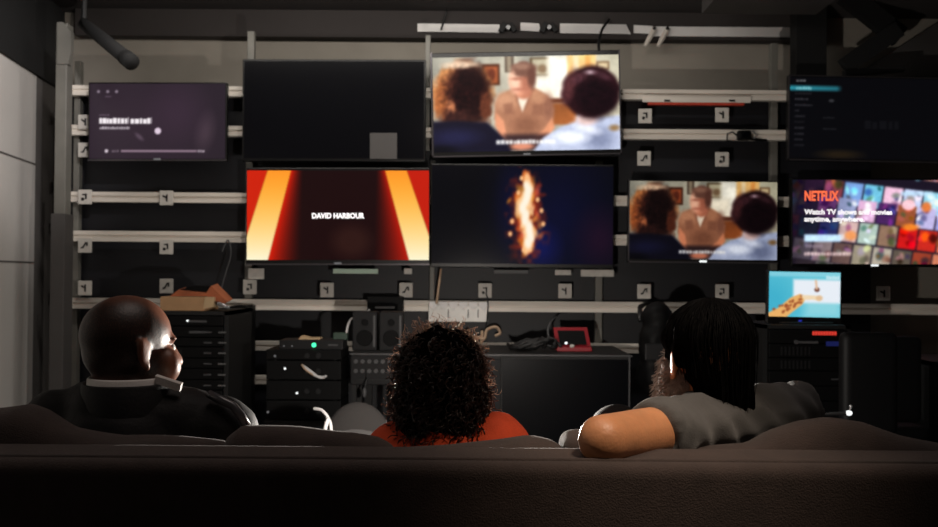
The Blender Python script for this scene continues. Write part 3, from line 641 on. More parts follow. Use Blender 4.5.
MB().span((a.x, 5.32, 0), (b.x, 5.57, a.z), bevel=.004).build('cabinet', 'black_plastic', t)
for zz in (.45, .75): MB().cyl((xm, 5.305, zz), (xm, 5.32, zz), .036, .036, 20).build('driver', 'dark_plastic', t)

# workbench
a, b = P(350, 353, YB), P(632, 353, YB); zbch = a.z
t = thing('workbench', 'long black workbench below the lower rails', 'bench', V(((a.x+b.x)/2, YB+.3, 0)))
MB().span((a.x, YB, zbch-.03), (b.x, YB+.62, zbch), bevel=.004).build('worktop', 'black_metal', t)
MB().span((a.x, YB-.004, zbch-.010), (b.x, YB, zbch-.001)).build('edge_strip', 'grey_plastic', t)
for xx in (a.x+.04, b.x-.04):
    for yy in (YB+.06, YB+.56): MB().span((xx-.02, yy-.02, 0), (xx+.02, yy+.02, zbch-.03)).build('leg', 'black_metal', t)
# receivers on lower shelf: two stacks under the bench top
def receiver(label, px0, px1, py0, py1, Y, leds, group='black receivers stacked beside the workbench'):
    a, b = P(px0, py1, Y), P(px1, py0, Y); t = thing('receiver', label, 'receiver', V(((a.x+b.x)/2, Y+.15, a.z)), group)
    MB().span((a.x, Y, a.z+.008), (b.x, Y+.3, b.z), bevel=.004).build('case', 'black_plastic', t)
    m = MB()
    for sx in (.1, .9):
        for yy in (.04, .26): m.cyl((a.x+(b.x-a.x)*sx, Y+yy, a.z), (a.x+(b.x-a.x)*sx, Y+yy, a.z+.01), .012, n=10)
    m.build('foot', 'black_metal', t)
    for u, v, mm in leds:
        q = P(u, v, Y); MB().cyl((q.x, Y-.004, q.z), (q.x, Y+.003, q.z), .006, n=10).build('power_light', mm, t)
    k = MB()
    for u in (.55, .7): k.cyl((a.x+(b.x-a.x)*u, Y-.012, (a.z+b.z)/2), (a.x+(b.x-a.x)*u, Y+.002, (a.z+b.z)/2), .014, n=14)
    k.build('knob', 'dark_plastic', t); return t
YS = 4.6
stand = thing('media_stand', 'low black open stand holding the stacked receivers', 'stand', V((P(304, 350, YS).x, YS+.16, 0)))
zs = P(300, 421, YS).z
a, b = P(264, 421, YS), P(343, 421, YS)
MB().span((a.x, YS-.01, zs-.025), (b.x, YS+.34, zs)).build('shelf', 'black_metal', stand)
for xx in (a.x+.02, b.x-.02):
    for yy in (YS+.02, YS+.31): MB().span((xx-.015, yy-.015, 0), (xx+.015, yy+.015, zs-.025)).build('leg', 'black_metal', stand)
receiver('black receiver at the bottom of the stack left of the curly-haired woman', 266, 341, 401, 421, YS, [(268, 412, 'led_dim')])
receiver('black receiver with a bright white light, second from the bottom of the stack', 266, 341, 381, 401, YS, [(297, 393, 'led_white')])
receiver('black receiver with a small white light, second from the top of the stack', 266, 341, 361, 381, YS, [(285, 368.5, 'led_white')])
receiver('thin black receiver just beneath the router with the green light', 266, 341, 350, 361, YS, [(275, 356, 'led_dim')])
t = thing('router', 'flat black router with a glowing green light on top of the receiver stack', 'router', P(307, 349, YS+.1))
a, b = P(279, 349.5, YS+.03), P(343, 340.5, YS+.03)
MB().span((a.x, YS+.03, P(279, 350, YS).z), (b.x, YS+.2, b.z), bevel=.005).build('case', 'dark_plastic', t)
q = P(314, 345, YS+.03); MB().cyl((q.x, q.y-.004, q.z), (q.x, q.y+.002, q.z), .012, n=14).build('green_light', 'led_green', t)
q = P(333, 345, YS+.03); MB().box((q.x, q.y-.001, q.z), (.05, .004, .008)).build('label', 'grey_plastic', t)
for px in (284, 292): q = P(px, 346, YS+.03); MB().cyl((q.x, q.y-.003, q.z), (q.x, q.y+.002, q.z), .004, n=8).build('port_light', 'led_dim', t)
t = thing('tan_offcut', 'curled tan strip of card lying on the router', 'card', P(308, 339, YS+.1))
MB().prism([P(298, 340, YS+.08), P(301, 336, YS+.08), P(309, 338, YS+.08), P(320, 338, YS+.08), P(320, 340.3, YS+.08)], (0, .08, 0)).build('strip', 'tape', t)
t = thing('green_adapter', 'small dull green adapter right of the green router light', 'adapter', P(337, 338, YS+.12))
a, b = P(333, 340, YS+.12), P(347, 333, YS+.12); MB().span((a.x, YS+.12, a.z), (b.x, YS+.17, b.z), bevel=.004).build('case', mat('dull_green', (52, 74, 62), .5).name, t)
cable('white_lead', 'thin white lead rising from the green adapter to the rail', [P(346, 338, YS+.14), P(348, 325, 4.8), P(353, 318, 5.1), P(366, 313, 5.4), P(372, 306, 5.6)], .006, 'cable_white')
for k in range(5):
    cable('white_cable', 'short pale cable of the loose bundle in front of the receivers', [P(302+k, 365+k*.6, YS-.02), P(306+k*1.5, 370+k*.5, YS-.05), P(314+k*1.5, 375+k*.7, YS-.06), P(324+k*.6, 378-k*.5, YS-.03)], .0055, 'cable_tan' if k == 0 else 'cable_white', group='loose pale cables on the receivers')
# little box and pair of speakers on the bench
t = box_thing('small_box', 'small black box standing across the long rail below the red beam television', 'box', 367, 297, 403, 311, 5.5, .1, 'black_plastic')
q = P(385, 307.5, 5.5); MB().box((q.x, 5.498, q.z), (.12, .004, .012)).build('silver_line', 'silver', t)
YS2 = 4.9
for px0, px1, lab in ((352, 377, 'small black speaker on the workbench, left one of a pair'), (379, 403, 'small black speaker on the workbench, right one touching the curly hair in view')):
    a, b = P(px0, 350, YS2), P(px1, 312, YS2); t = thing('desk_speaker', lab, 'speaker', V(((a.x+b.x)/2, YS2+.08, zbch)), 'pair of small speakers')
    MB().span((a.x, YS2, zbch), (b.x, YS2+.14, b.z), bevel=.006).build('cabinet', 'dark_plastic', t)
    xm = (a.x+b.x)/2; MB().cyl((xm, YS2-.006, zbch+.07), (xm, YS2, zbch+.07), .042, .045, 20).build('woofer', 'black_plastic', t); MB().cyl((xm, YS2-.006, zbch+.155), (xm, YS2, zbch+.155), .018, .02, 16).build('tweeter', 'black_plastic', t)
    MB().span((b.x-.02, YS2-.004, zbch+.02), (b.x-.008, YS2, b.z-.02)).build('side_strip', 'grey_plastic', t)
# mixer under bench
YM = 4.70
t = thing('mixing_console', 'dark grey mixing console with rows of knobs left of the curly-haired woman', 'console', P(378, 392, YM))
a, b = P(350, 385, YM), P(402, 356, YM)
MB().span((a.x, YM, a.z), (b.x, YM+.3, b.z), bevel=.006).build('case', 'dark_plastic', t)
for r_ in range(2):
    for k in range(7):
        q = V((a.x+.03+k*(b.x-a.x-.06)/6, YM-.008, b.z-.03-r_*.05)); MB().cyl(q, q+V((0, .012, 0)), .011, .011, 12).build('knob', 'grey_plastic', t)
MB().span((a.x+.03, YM-.004, a.z+.025), (b.x-.03, YM+.002, a.z+.03)).build('fader_slot', 'black_metal', t)
q = P(365, 394, YM-.05)
for xx in (a.x+.02, b.x-.02):
    for yy in (YM+.03, YM+.27): MB().span((xx-.012, yy-.012, 0), (xx+.012, yy+.012, a.z)).build('leg', 'black_metal', t)
q = P(364.5, 393, YM-.1); t = thing('hanging_plug', 'small grey plug dangling below the mixing console', 'plug', q)
MB().ell(q, (.012, .012, .026)).build('plug', 'grey_plastic', t, True); MB().tube([q+V((0, 0, .02)), q+V((.01, .05, .07)), q+V((.0, .10, .1))], .004).build('lead', 'cable_black', t)
# grey chair in front
YC = 3.6
c = P(358, 418, YC); t = thing('grey_chair', 'low pale grey chair with a rounded back left of the curly-haired woman', 'chair', V((c.x, YC+.2, 0)))
ztop = P(358, 402, YC).z
m = MB(); m.ell((c.x, YC, ztop-.16), (.135, .045, .16)); m.build('backrest', 'light_fabric', t, True)
MB().ell((c.x, YC-.02, ztop-.17), (.115, .035, .085)).build('lumbar_pad', mat('pad_fabric', (76, 74, 74), .9, bump=.3, bscale=300).name, t, True)
MB().box((c.x, YC+.24, .42), (.42, .42, .07), bevel=.03).build('seat', 'light_fabric', t, True)
for sx in (-1, 1):
    for yy in (.06, .42): MB().cyl((c.x+sx*.17, YC+yy, 0), (c.x+sx*.16, YC+yy, .40), .013, n=10).build('leg', 'black_metal', t)
MB().tube([(c.x, YC+.01, ztop-.25), (c.x, YC+.05, .5), (c.x, YC+.15, .40)], .02, 8).build('back_support', 'black_metal', t)
# white cable loops in front of the rack
cable('white_cable_loop', 'white cable arching beside the grey chair above the sofa back', [P(314, 408.5, 3.3), P(322, 410.5, 3.28), P(328, 418, 3.26), P(331, 428, 3.24), P(331, 452, 3.24), (P(331, 452, 3.24).x, 3.26, .008)], [.006]*41, 'cable_white')
cable('white_cable_tail', 'thick white cable end close to the arching white cable', [P(326, 426, 3.22), P(328, 419, 3.23), P(325, 430, 3.2), P(324, 452, 3.2), (P(324, 452, 3.2).x, 3.22, .008)], .007, 'cable_white')
# ribbed white holder on the rail
a, b = P(428.5, 321.5, 5.58), P(488, 302, 5.58)
t = thing('hook_holder', 'translucent white holder with a scalloped top edge on the long rail above the curly hair', 'holder', V(((a.x+b.x)/2, 5.58, a.z)))
MB().span((a.x, 5.575, a.z), (b.x, 5.59, b.z-.022), bevel=.003).build('panel', 'clear_plastic', t)
m = MB(); n = 6; wd = (b.x-a.x)/n
for k in range(n): m.prism([(a.x+k*wd+.004, 5.572, b.z-.022), (a.x+(k+.5)*wd, 5.572, b.z-.050), (a.x+(k+1)*wd-.004, 5.572, b.z-.022), (a.x+(k+1)*wd-.004, 5.572, b.z), (a.x+k*wd+.004, 5.572, b.z)], (0, .016, 0))
m.build('scalloped_edge', 'white_paint', t)
for k in (2, 4, 5): MB().box((a.x+k*wd, 5.570, (a.z+b.z)/2-.01), (.006, .006, .05)).build('slot', 'grey_plastic', t)
cable('hanging_lead', 'pale cord hanging from the flame television to the scalloped holder', [P(441, 269, 5.56), P(439, 285, 5.54), P(436.5, 304, 5.55)], .007, 'cable_tan')
cable('thin_black_cable', 'thin black cord hanging off the right side of the scalloped holder', [P(486, 293, 5.56), P(488, 303, 5.55), P(487, 320, 5.55), P(486, 340, 5.55)], .0045, 'cable_black')
for k, (pts, lab) in enumerate((([P(466, 340, 5.55), P(475, 337, 5.5), P(484, 339, 5.48), P(487, 330, 5.5), P(496, 327, 5.5), P(500, 333, 5.5), P(495, 336, 5.5)], 'pale cable looped over the rail right of the curly hair, longer one'),
                     ([P(462, 338, 5.52), P(468, 331, 5.5), P(472, 337, 5.5), P(478, 342, 5.5)], 'pale cable curled against the curly hair, shorter one'), ([P(482, 331, 5.54), P(482, 337, 5.53), P(481, 344, 5.53)], 'short pale cable stub standing on the rail right of the curly hair'))):
    cable('pale_cable', lab, pts, .009, 'cable_tan', group='pale cables on the lower rail')
# red laptop-like case and black cable heap
t = thing('red_case', 'small open red case standing on the bench below the flame television', 'case', V((P(572, 345, 5.05).x, 5.1, zbch)))
Y = 5.05
MB().prism([P(556, 347, Y), P(591, 347, Y), P(587, 327.5, Y+.06), P(553.5, 327.5, Y+.06)], (0, .02, .0)).build('lid', 'red_plastic', t)
MB().prism([P(560, 345, Y-.004), P(587, 345, Y-.004), P(584, 330.5, Y+.046), P(557.5, 330.5, Y+.046)], (0, .008, 0)).build('lining', 'black_plastic', t)
a, b = P(557, 350, Y-.1), P(592, 346, Y-.1); MB().span((a.x, Y-.1, zbch), (b.x, Y+.03, zbch+.025), bevel=.004).build('tray', 'red_plastic', t)
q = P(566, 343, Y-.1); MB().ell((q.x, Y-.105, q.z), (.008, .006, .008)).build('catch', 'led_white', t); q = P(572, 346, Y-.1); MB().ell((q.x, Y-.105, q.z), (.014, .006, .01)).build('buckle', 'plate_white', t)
cable('dark_lead', 'thin dark lead arching beside the red case', [P(549, 340, 5.2), P(548, 330, 5.25), P(551, 322, 5.3), P(556, 317, 5.4)], .006, 'grey_plastic')
t = MB(); r = random.Random(3)
for k in range(14):
    cx = 535+r.uniform(-10, 8); pts = [V((P(cx+20*math.cos(a_)*r.uniform(.6, 1), 346, 4.95).x, 4.93+.05*math.sin(a_)+.02*r.random(), zbch+.012+.03*r.random()+.03*max(0, math.sin(a_*1.5)))) for a_ in np.linspace(0, 5.6, 12)]
    t.tube(pts, .010, 6)
o = t.build('cable_coil', 'cable_black', None, True); tag(o, 'heap of coiled black cable on the bench left of the red case', 'cable')
# glazed cabinet / dark monitor front below bench
YG = 4.70
a, b = P(500, 440, YG), P(631, 357.5, YG)
t = thing('glass_cabinet', 'dark glass-fronted cabinet under the right end of the workbench', 'cabinet', V(((a.x+b.x)/2, YG+.2, 0)))
MB().span((a.x, YG+.012, .0), (b.x, YG+.045, b.z), bevel=.004).build('body', 'black_metal', t)
MB().span((a.x+.01, YG, .06), (b.x-.015, YG+.012, b.z-.012)).build('glass_door', 'glass_dark', t)
MB().span((b.x-.012, YG-.003, .03), (b.x-.005, YG+.012, b.z)).build('edge_strip', 'grey_plastic', t)
# dark clutter hanging at right of the bench, shaped as a strapped bundle
YD = 4.8
q = P(645, 350, YD); t = thing('dark_bundle', 'bulging dark bundle hanging from the long rail left of the long-haired man', 'bag', V((q.x, YD, P(645, 400, YD).z)))
m = MB(); m.ell(P(657, 345, YD), (.10, .09, .19)).ell(P(657, 318, YD), (.09, .08, .09)).ell(P(655, 375, YD), (.10, .09, .12))
me = remesh(m, .012, 4); wrinkle(me, lambda c, n: .012*noise.noise(c*14)); lnk('bundle_body', me, 'black_plastic', t)
MB().tube([P(640, 320, YD), P(640, 307, 5.2), P(645, 304, 5.55), P(652, 304, 5.6)], .014, 8).build('strap', 'cable_black', t, True)
MB().tube([P(660, 318, YD), P(664, 306, 5.2), P(663, 304, 5.55), P(656, 304, 5.6)], .014, 8).build('strap', 'cable_black', t, True)
MB().box(P(655, 352, YD-.088), (.11, .02, .09), bevel=.008).build('pocket', 'dark_plastic', t)

# right rack with monitor
rr = rack_unit('equipment_rack', 'black equipment rack under the small monitor with the giraffe', 764, 852, 325, YB, .5, [(.075, 'x'), (.075, 'g'), (.07, 'g'), (.08, 'h'), (.08, 'g'), (.08, ''), (.08, ''), (.08, ''), (.08, ''), (.08, '')])
q0, q1 = P(812, 335.5, YB), P(836.5, 331, YB); m = MB()
for k in range(9): m.box((q0.x+(q1.x-q0.x)*(k+.5)/9, YB-.002, (q0.z+q1.z)/2), ((q1.x-q0.x)/9*.72, .008, abs(q1.z-q0.z)*.8))
m.build('red_display', 'led_red', rr)
q0, q1 = P(794, 344, YB), P(818, 340.5, YB); m = MB().span((q0.x+.02, YB-.005, q0.z+.004), (q1.x, YB+.002, q1.z-.004)); q = P(796, 342, YB); m.cyl((q.x, YB-.006, q.z), (q.x, YB+.002, q.z), .012, n=12); m.build('white_label', 'grey_plastic', rr)
q0, q1 = P(826, 346, YB), P(846, 341.5, YB); MB().span((q0.x, YB-.003, q0.z), (q1.x, YB+.002, q1.z)).build('blue_display', mat('led_navy', (8, 10, 30), .4, emit=(18, 24, 70)).name, rr)
Ym = YB+.12
p = pic_giraffe(); c = P(804.5, 294.5, Ym); w_, h_ = S(73, Ym), S(46, Ym)
ztop_r = P(764, 325, YB).z
t = thing('small_monitor', 'small monitor showing a giraffe against a turquoise sky on the right equipment rack', 'monitor', V((c.x, Ym+.05, ztop_r)))
a_ = -(.02-ROLL); ex = V((math.cos(a_), 0, math.sin(a_))); ez = V((-math.sin(a_), 0, math.cos(a_))); R = Matrix.Rotation(-a_, 3, 'Y')
MB().box(c+V((0, .016, -.016)), (w_+.012, .03, h_+.04), R, bevel=.006).build('casing', 'tv_black', t)
lnk('screen', p.mesh(c-ex*(w_/2-.005)+ez*(h_/2-.003)+V((0, -.002, 0)), ex, ez, w_-.01, h_-.006), 'screen', t, True)
MB().span((c.x-.03, Ym+.03, ztop_r), (c.x+.03, Ym+.05, c.z)).build('neck', 'black_plastic', t)
MB().span((c.x-.14, Ym-.05, ztop_r), (c.x+.14, Ym+.14, ztop_r+.012), bevel=.004).build('base', 'dark_plastic', t)
q = P(800, 319, Ym); MB().box((q.x, Ym-.003, c.z-h_/2-.018), (.014, .006, .008)).build('power_light', 'led_blue', t)
# black chairs on the right
def office_chair(label, px, ytop, Y, hw):
    c = P(px, ytop, Y); t = thing('office_chair', label, 'chair', V((c.x, Y+.25, 0)), 'black office chairs')
    m = MB(); m.box((c.x, Y, c.z-.20), (hw*2, .07, .40), bevel=.034, seg=4); m.build('backrest', 'black_plastic', t, True)
    MB().box((c.x, Y+.27, .46), (.42, .44, .08), bevel=.035).build('seat', 'black_plastic', t, True)
    MB().tube([(c.x, Y+.02, c.z-.3), (c.x, Y+.06, .5), (c.x, Y+.2, .42)], .022, 8).build('back_support', 'black_metal', t)
    MB().cyl((c.x, Y+.27, .10), (c.x, Y+.27, .43), .025, n=12).build('column', 'black_metal', t)
    for k in range(5):
        an = k*2*PI/5; e = V((c.x+.24*math.cos(an), Y+.27+.24*math.sin(an), .07)); MB().tube([(c.x, Y+.27, .11), e], .016, 8).build('leg', 'black_metal', t)
        MB().cyl(e+V((-.012, 0, -.04)), e+V((.012, 0, -.04)), .03, n=14).build('caster', 'dark_plastic', t)
office_chair('black office chair with a high rounded back, left one by the right rack', 868, 332, 3.5, .11)
office_chair('black office chair farther back, between the other black chair and the vented cabinet', 893, 336, 4.15, .125)
ra = rack_unit('vented_cabinet', 'low black cabinet with vent slots at the right end of the room', 931, 990, 362, 4.6, .5, [(.06, 's'), (.06, 'g'), (.06, 'g'), (.06, 'g'), (.06, 'g'), (.06, 'g'), (.12, ''), (.12, '')], 'cabinet')
m = thing('low_shelf', 'grey strip shelf behind the black office chairs', 'shelf', P(890, 386, 5.45))
a, b = P(852, 384, 5.45), P(936, 380, 5.45); MB().span((a.x, 5.40, a.z), (b.x, 5.63, b.z), bevel=.003).build('board', 'grey_plastic', m)
for px in (862, 925): q = P(px, 384, 5.45); MB().span((q.x-.015, 5.44, 0), (q.x+.015, 5.47, a.z)).build('post', 'black_metal', m)
q = P(849, 413, 3.0); t = thing('glowing_knob', 'small knob with a glowing white ball right of the grey sleeve above the sofa', 'knob', q)
MB().ell(q, (.011, .010, .009)).build('ball', 'led_white', t, True)  # the glint is put in as an emissive ball
MB().tube([q, q+V((-.05, .01, -.004)), q+V((-.10, .02, -.01)), q+V((-.11, .03, -.5)), (q.x-.11, q.y+.03, 0)], .006).build('stem', 'black_metal', t)
MB().cyl((q.x-.11, q.y+.03, 0), (q.x-.11, q.y+.03, .02), .09, .085, 20).build('base', 'black_metal', t)
MB().ell(P(851, 406.5, 3.0), (.006, .006, .006)).build('tip', 'silver', t, True)
MB().tube([q, P(851, 406.5, 3.0)], .003).build('wire', 'silver', t)
cable('hanging_wire', 'thin pale wire hanging down the dark panel left of the red beam television', [P(222, 252, 5.6), P(228, 240, 5.62), P(231, 254, 5.6), P(226, 272, 5.6), P(221, 290, 5.6)], .004, 'grey_plastic')

# ------------------------------------------------------------------ sofa
sofa = thing('sofa', 'long charcoal fabric sofa seen from behind across the foreground', 'sofa', (-.08, 1.7, 0))
XL, XR = -1.16, 1.02
YF0, YF1, ZS = 1.285, 1.425, .928
m = MB(); m.box(((XL+XR)/2, (YF0+YF1)/2, (ZS+.10)/2), (XR-XL, YF1-YF0, ZS-.10), bevel=.022, seg=4)
bk = m.build('back_frame', 'sofa_cloth', sofa, True)
m = MB(); m.tube([(XL+.03, YF0+.030, ZS-.001), (XR-.03, YF0+.030, ZS-.001)], .0045, 8); m.build('piping', 'sofa_cloth', bk, True)
MB().span((XL, YF1, .10), (XR, 2.28, .30), bevel=.02).build('seat_base', 'sofa_cloth', sofa)
for xa, xb in ((XL, XL+.17), (XR-.17, XR)):
    m = MB(); m.box(((xa+xb)/2, (YF1+2.30)/2, .38), (xb-xa, 2.30-YF1-.002, .54), bevel=.045, seg=4); m.build('arm', 'sofa_cloth', sofa, True)
for k in range(3):
    wd = (XR-XL-.34)/3; xc = XL+.17+wd*(k+.5); m = MB(); m.box((xc, 1.955, .365), (wd-.01, .63, .13), bevel=.04, seg=4); m.build('seat_cushion', 'sofa_cloth', sofa, True)
for xx in (XL+.07, XR-.07):
    for yy in (YF0+.07, 2.2): MB().cyl((xx, yy, 0), (xx, yy, .11), .025, .03, 14).build('leg', 'black_metal', sofa)
def back_cushion(prof, sag, Y0, Y1, rear=None):
    """prof: (px, py) top outline at depth mid; makes a soft pillow hanging from there to the seat"""
    Ym_ = (Y0+Y1)/2; pts = [P(a, b, Ym_) for a, b in prof]; xs = [q.x for q in pts]; zs_ = [q.z for q in pts]; x0, x1 = xs[0], xs[-1]
    n, k = 48, 14; bm = bmesh.new(); rings = []
    for i in range(n+1):
        u = i/n; x_ = x0+(x1-x0)*u; zt_ = float(np.interp(x_, xs, zs_)); e = min(1, min(u, 1-u)*9); e = math.sqrt(max(.0, 1-(1-e)**2)); th = (Y1-Y0)/2*(.35+.65*e); ring = []
        z0_ = .44; zr_ = min(.05, (zt_-z0_)*.4)
        for j in range(2*k):
            a_ = 2*PI*j/(2*k); ca, sa = math.cos(a_), math.sin(a_); sq = lambda v, p_: math.copysign(abs(v)**p_, v)
            ring.append(bm.verts.new((x_+.004*noise.noise((x_*6, a_, 1)), Ym_+th*sq(ca, .6), (zt_+z0_)/2+(zt_-z0_)/2*sq(sa, .42)+.004*noise.noise((x_*9, a_*2, 3)))))
        rings.append(ring)
    for A, B in zip(rings, rings[1:]):
        for j in range(2*k): bm.faces.new((A[j], B[j], B[(j+1) % (2*k)], A[(j+1) % (2*k)]))
    bm.faces.new(rings[0]); bm.faces.new(list(reversed(rings[-1])))
    mb = MB(); mb.bm.free(); mb.bm = bm; return mb.build('back_cushion', 'sofa_cloth', sofa, True)
back_cushion([(-62, 416), (-20, 410), (25, 406), (42, 412), (70, 428), (120, 436), (180, 437), (222, 440), (231, 446)], 0, 1.43, 1.57)
back_cushion([(224, 447), (231, 434), (242, 425.5), (300, 428), (345, 432.5), (375, 438), (392, 446)], 0, 1.43, 1.57)
back_cushion([(396, 449), (450, 446), (495, 441), (525, 437), (535, 437.5), (550, 441.5), (561, 447.5)], 0, 1.43, 1.56)
back_cushion([(602, 450), (650, 448), (700, 447), (750, 444), (772, 431), (800, 422), (832, 418.5), (862, 422), (900, 434), (950, 446)], 0, 1.43, 1.565)
q = P(579, 449, 1.48); t = thing('scatter_cushion', 'small dark rounded cushion peeking up between the woman and the bare elbow', 'cushion', V((q.x, 1.49, .45)))
zt_ = P(579, 433, 1.49).z; m = MB(); m.box((P(580, 433, 1.49).x, 1.495, (zt_+.45)/2), (S(38, 1.49), .11, zt_-.45), bevel=.03, seg=5); m.build('pillow', 'sofa_cloth', t, True)

# ------------------------------------------------------------------ people
def hrot(yaw, pitch=0.0, roll=0.0):
    """yaw > 0 turns the face towards +X"""
    return Matrix.Rotation(-yaw, 3, 'Z') @ Matrix.Rotation(pitch, 3, 'X') @ Matrix.Rotation(roll, 3, 'Y')
def head_prims(mb, c, R, s=1.0, cheek=0.0):
    def q(x, y, z): return V(c)+R @ (V((x, y, z))*s)
    def e(x, y, z, r, rot=None): mb.ell(q(x, y, z), tuple(v*s for v in r), R if rot is None else R @ rot, 24, 16)
    e(0, -.012, .032, (.077, .097, .084)); e(0, -.03, .0, (.068, .072, .07)); e(0, .032, -.03, (.061, .064, .085)); e(0, .050, -.086, (.040, .036, .028))
    e(.038, .045, -.06, (.024, .04, .035)); e(-.038, .045, -.06, (.024, .04, .035)); e(0, .073, .024, (.052, .018, .012)); e(.036, .072, -.022, (.022, .02, .016)); e(-.036, .072, -.022, (.022, .02, .016))
    mb.cap(q(0, .092, .006), q(0, .112, -.030), .008*s, .012*s); e(.012, .100, -.034, (.009, .010, .008)); e(-.012, .100, -.034, (.009, .010, .008))
    e(0, .088, -.058, (.023, .011, .006)); e(0, .087, -.069, (.020, .011, .007)); e(0, .08, -.098, (.02, .014, .014))
    if cheek:
        for sx in (-1, 1): e(sx*.046, .060, -.034, (.036*cheek, .036*cheek, .046*cheek)); e(sx*.03, .05, -.085, (.034, .034, .03))
    for sx in (-1, 1):
        e(sx*.079, -.008, -.004, (.007, .020, .031), Matrix.Rotation(sx*.35, 3, 'Z')); e(sx*.083, -.018, .010, (.006, .010, .020), Matrix.Rotation(sx*.4, 3, 'Z')); e(sx*.077, .0, -.032, (.008, .009, .012))
def hand_prims(mb, w_, d, up, s=1.0, curl=.5, thumb=1):
    """w_: wrist, d: pointing direction, up: back of the hand"""
    d = V(d).normalized(); up = (V(up)-d*V(up).dot(d)).normalized(); sd = d.cross(up)*thumb; w_ = V(w_)
    mb.ell(w_+d*.045*s, (.042*s, .05*s, .016*s), Matrix((sd, d, up)).transposed()); mb.cap(w_, w_+d*.03*s, .024*s, .026*s)
    for k, (o_, ln) in enumerate(((.030, .068), (.010, .078), (-.011, .073), (-.030, .056))):
        p_ = w_+d*.075*s+sd*o_*s; an = 0.0; r_ = .0088*s
        for seg, f in enumerate((.45, .32, .23)):
            an += curl*(.35+.35*seg); dd = d*math.cos(an)-up*math.sin(an)+sd*o_*1.2; nx = p_+dd.normalized()*ln*f*s; mb.cap(p_, nx, r_, r_*.92, 10); p_ = nx; r_ *= .92
    p_ = w_+d*.025*s+sd*.030*s; dd = (d*.6+sd*.75-up*.25).normalized(); n1 = p_+dd*.035*s; n2 = n1+(d*.85+sd*.35-up*.3).normalized()*.03*s
    mb.cap(p_, n1, .012*s, .011*s, 10); mb.cap(n1, n2, .011*s, .009*s, 10)
def limb(mb, a, b, c, ra, rb, rc): mb.cap(a, b, ra, rb); mb.cap(b, c, rb, rc)
def flat_limb(mb, a, b, ra, rb):
    mb.ell(a, (ra,)*3); mb.cyl(a, b, ra, rb, 20)
def lerp(a, b, t): return V(a)*(1-t)+V(b)*t
def person(label, J, skin, trousers, headR, hs=1.0, cheek=0.0, category='person'):
    t = thing('person', label, category, V((J['pelvis'][0], J['pelvis'][1], .43)))
    mb = MB(); head_prims(mb, J['head'], headR, hs, cheek)
    hb = V(J['head'])+headR @ V((0, -.025, -.06)); mb.cap(hb, J['neck'], .052*hs, .058*hs)
    mb.cap(J['neck'], J['chest'], .06, .10); mb.cap(J['chest'], J['pelvis'], .115, .12); mb.cap(J['shl'], J['shr'], .055); mb.cap(lerp(J['shl'], J['chest'], .5), lerp(J['shr'], J['chest'], .5), .09)
    for s_ in 'lr':
        limb(mb, J['sh'+s_], J['el'+s_], J['wr'+s_], J.get('ru', .046), J.get('re', .037), .026)
        hd = V(J.get('hd'+s_, V(J['wr'+s_])-V(J['el'+s_]))); hand_prims(mb, J['wr'+s_], hd, J.get('hu'+s_, (0, 0, 1)), 1.0, .6, 1 if s_ == 'l' else -1)
        limb(mb, J['hip'+s_], J['kn'+s_], J['an'+s_], .075, .052, .036); mb.cap(V(J['an'+s_])+V((0, 0, -.02)), V(J['an'+s_])+V(J.get('toe', (0, .14, -.05))), .036, .03)
    o = lnk('body', remesh(mb, .0052, 5, .5), skin, t)
    for sx in (-1, 1):
        MB().ell(V(J['head'])+headR @ (V((sx*.031, .0735, .003))*hs), (.0115*hs,)*3).build('eye', 'eye_white', o, True)
    mb = MB(); mb.cap(V(J['pelvis'])+V((0, 0, .06)), J['pelvis'], .132, .135)
    for s_ in 'lr':
        mb.cap(J['hip'+s_], J['kn'+s_], .090, .066); flat_limb(mb, J['kn'+s_], V(J['an'+s_])+V((0, 0, .04)), .066, .054)
    me = remesh(mb, .010, 4); wrinkle(me, lambda c, n: .004*noise.noise(c*18)); lnk('trousers', me, trousers, t)
    for s_ in 'lr':
        mb = MB(); a_ = V(J['an'+s_]); to = V(J.get('toe', (0, .14, -.05))); mb.cap(a_+V((0, -.02, -.02)), a_+to, .046, .042); mb.cap(a_+V((0, 0, .01)), a_+V((0, 0, -.02)), .046, .046); lnk('shoe', remesh(mb, .009, 4), 'shoe_black', t)
    return t, o
def folds(c, n, amp, k=1.0):
    a = noise.noise(c*13*k)+.5*noise.noise(c*27*k); b = abs(noise.noise(V((c.x*9, c.y*9, c.z*22))*k)); return amp*(a*.7-b*.9+.38)

# ---- man on the left: shaved head, dark jacket, white collar
hc = V((P(127, 340, 1.72).x, 1.72, P(127, 340, 1.72).z)); Rm = hrot(math.radians(44), math.radians(-2))
hc.z = 1.052; hc.x = P(131, 340, 1.72).x
J = dict(head=hc, neck=V((hc.x-.005, 1.69, .914)), chest=(hc.x, 1.76, .72), pelvis=(hc.x, 1.80, .55), shl=(hc.x-.135, 1.72, .902), shr=(hc.x+.175, 1.72, .890), ell=(hc.x-.25, 1.80, .66), elr=(hc.x+.22, 1.82, .64),
         wrl=(hc.x-.14, 2.04, .60), wrr=(hc.x+.12, 2.04, .60), hipl=(hc.x-.09, 1.86, .53), hipr=(hc.x+.09, 1.86, .53), knl=(hc.x-.14, 2.34, .53), knr=(hc.x+.13, 2.34, .53), anl=(hc.x-.14, 2.44, .09), anr=(hc.x+.13, 2.44, .09))
man, body = person('man with a shaved head in a dark jacket and white collar', J, 'skin_dark', 'trousers_dark', Rm, .90, .85)
mb = MB(); n_ = V(J['neck'])
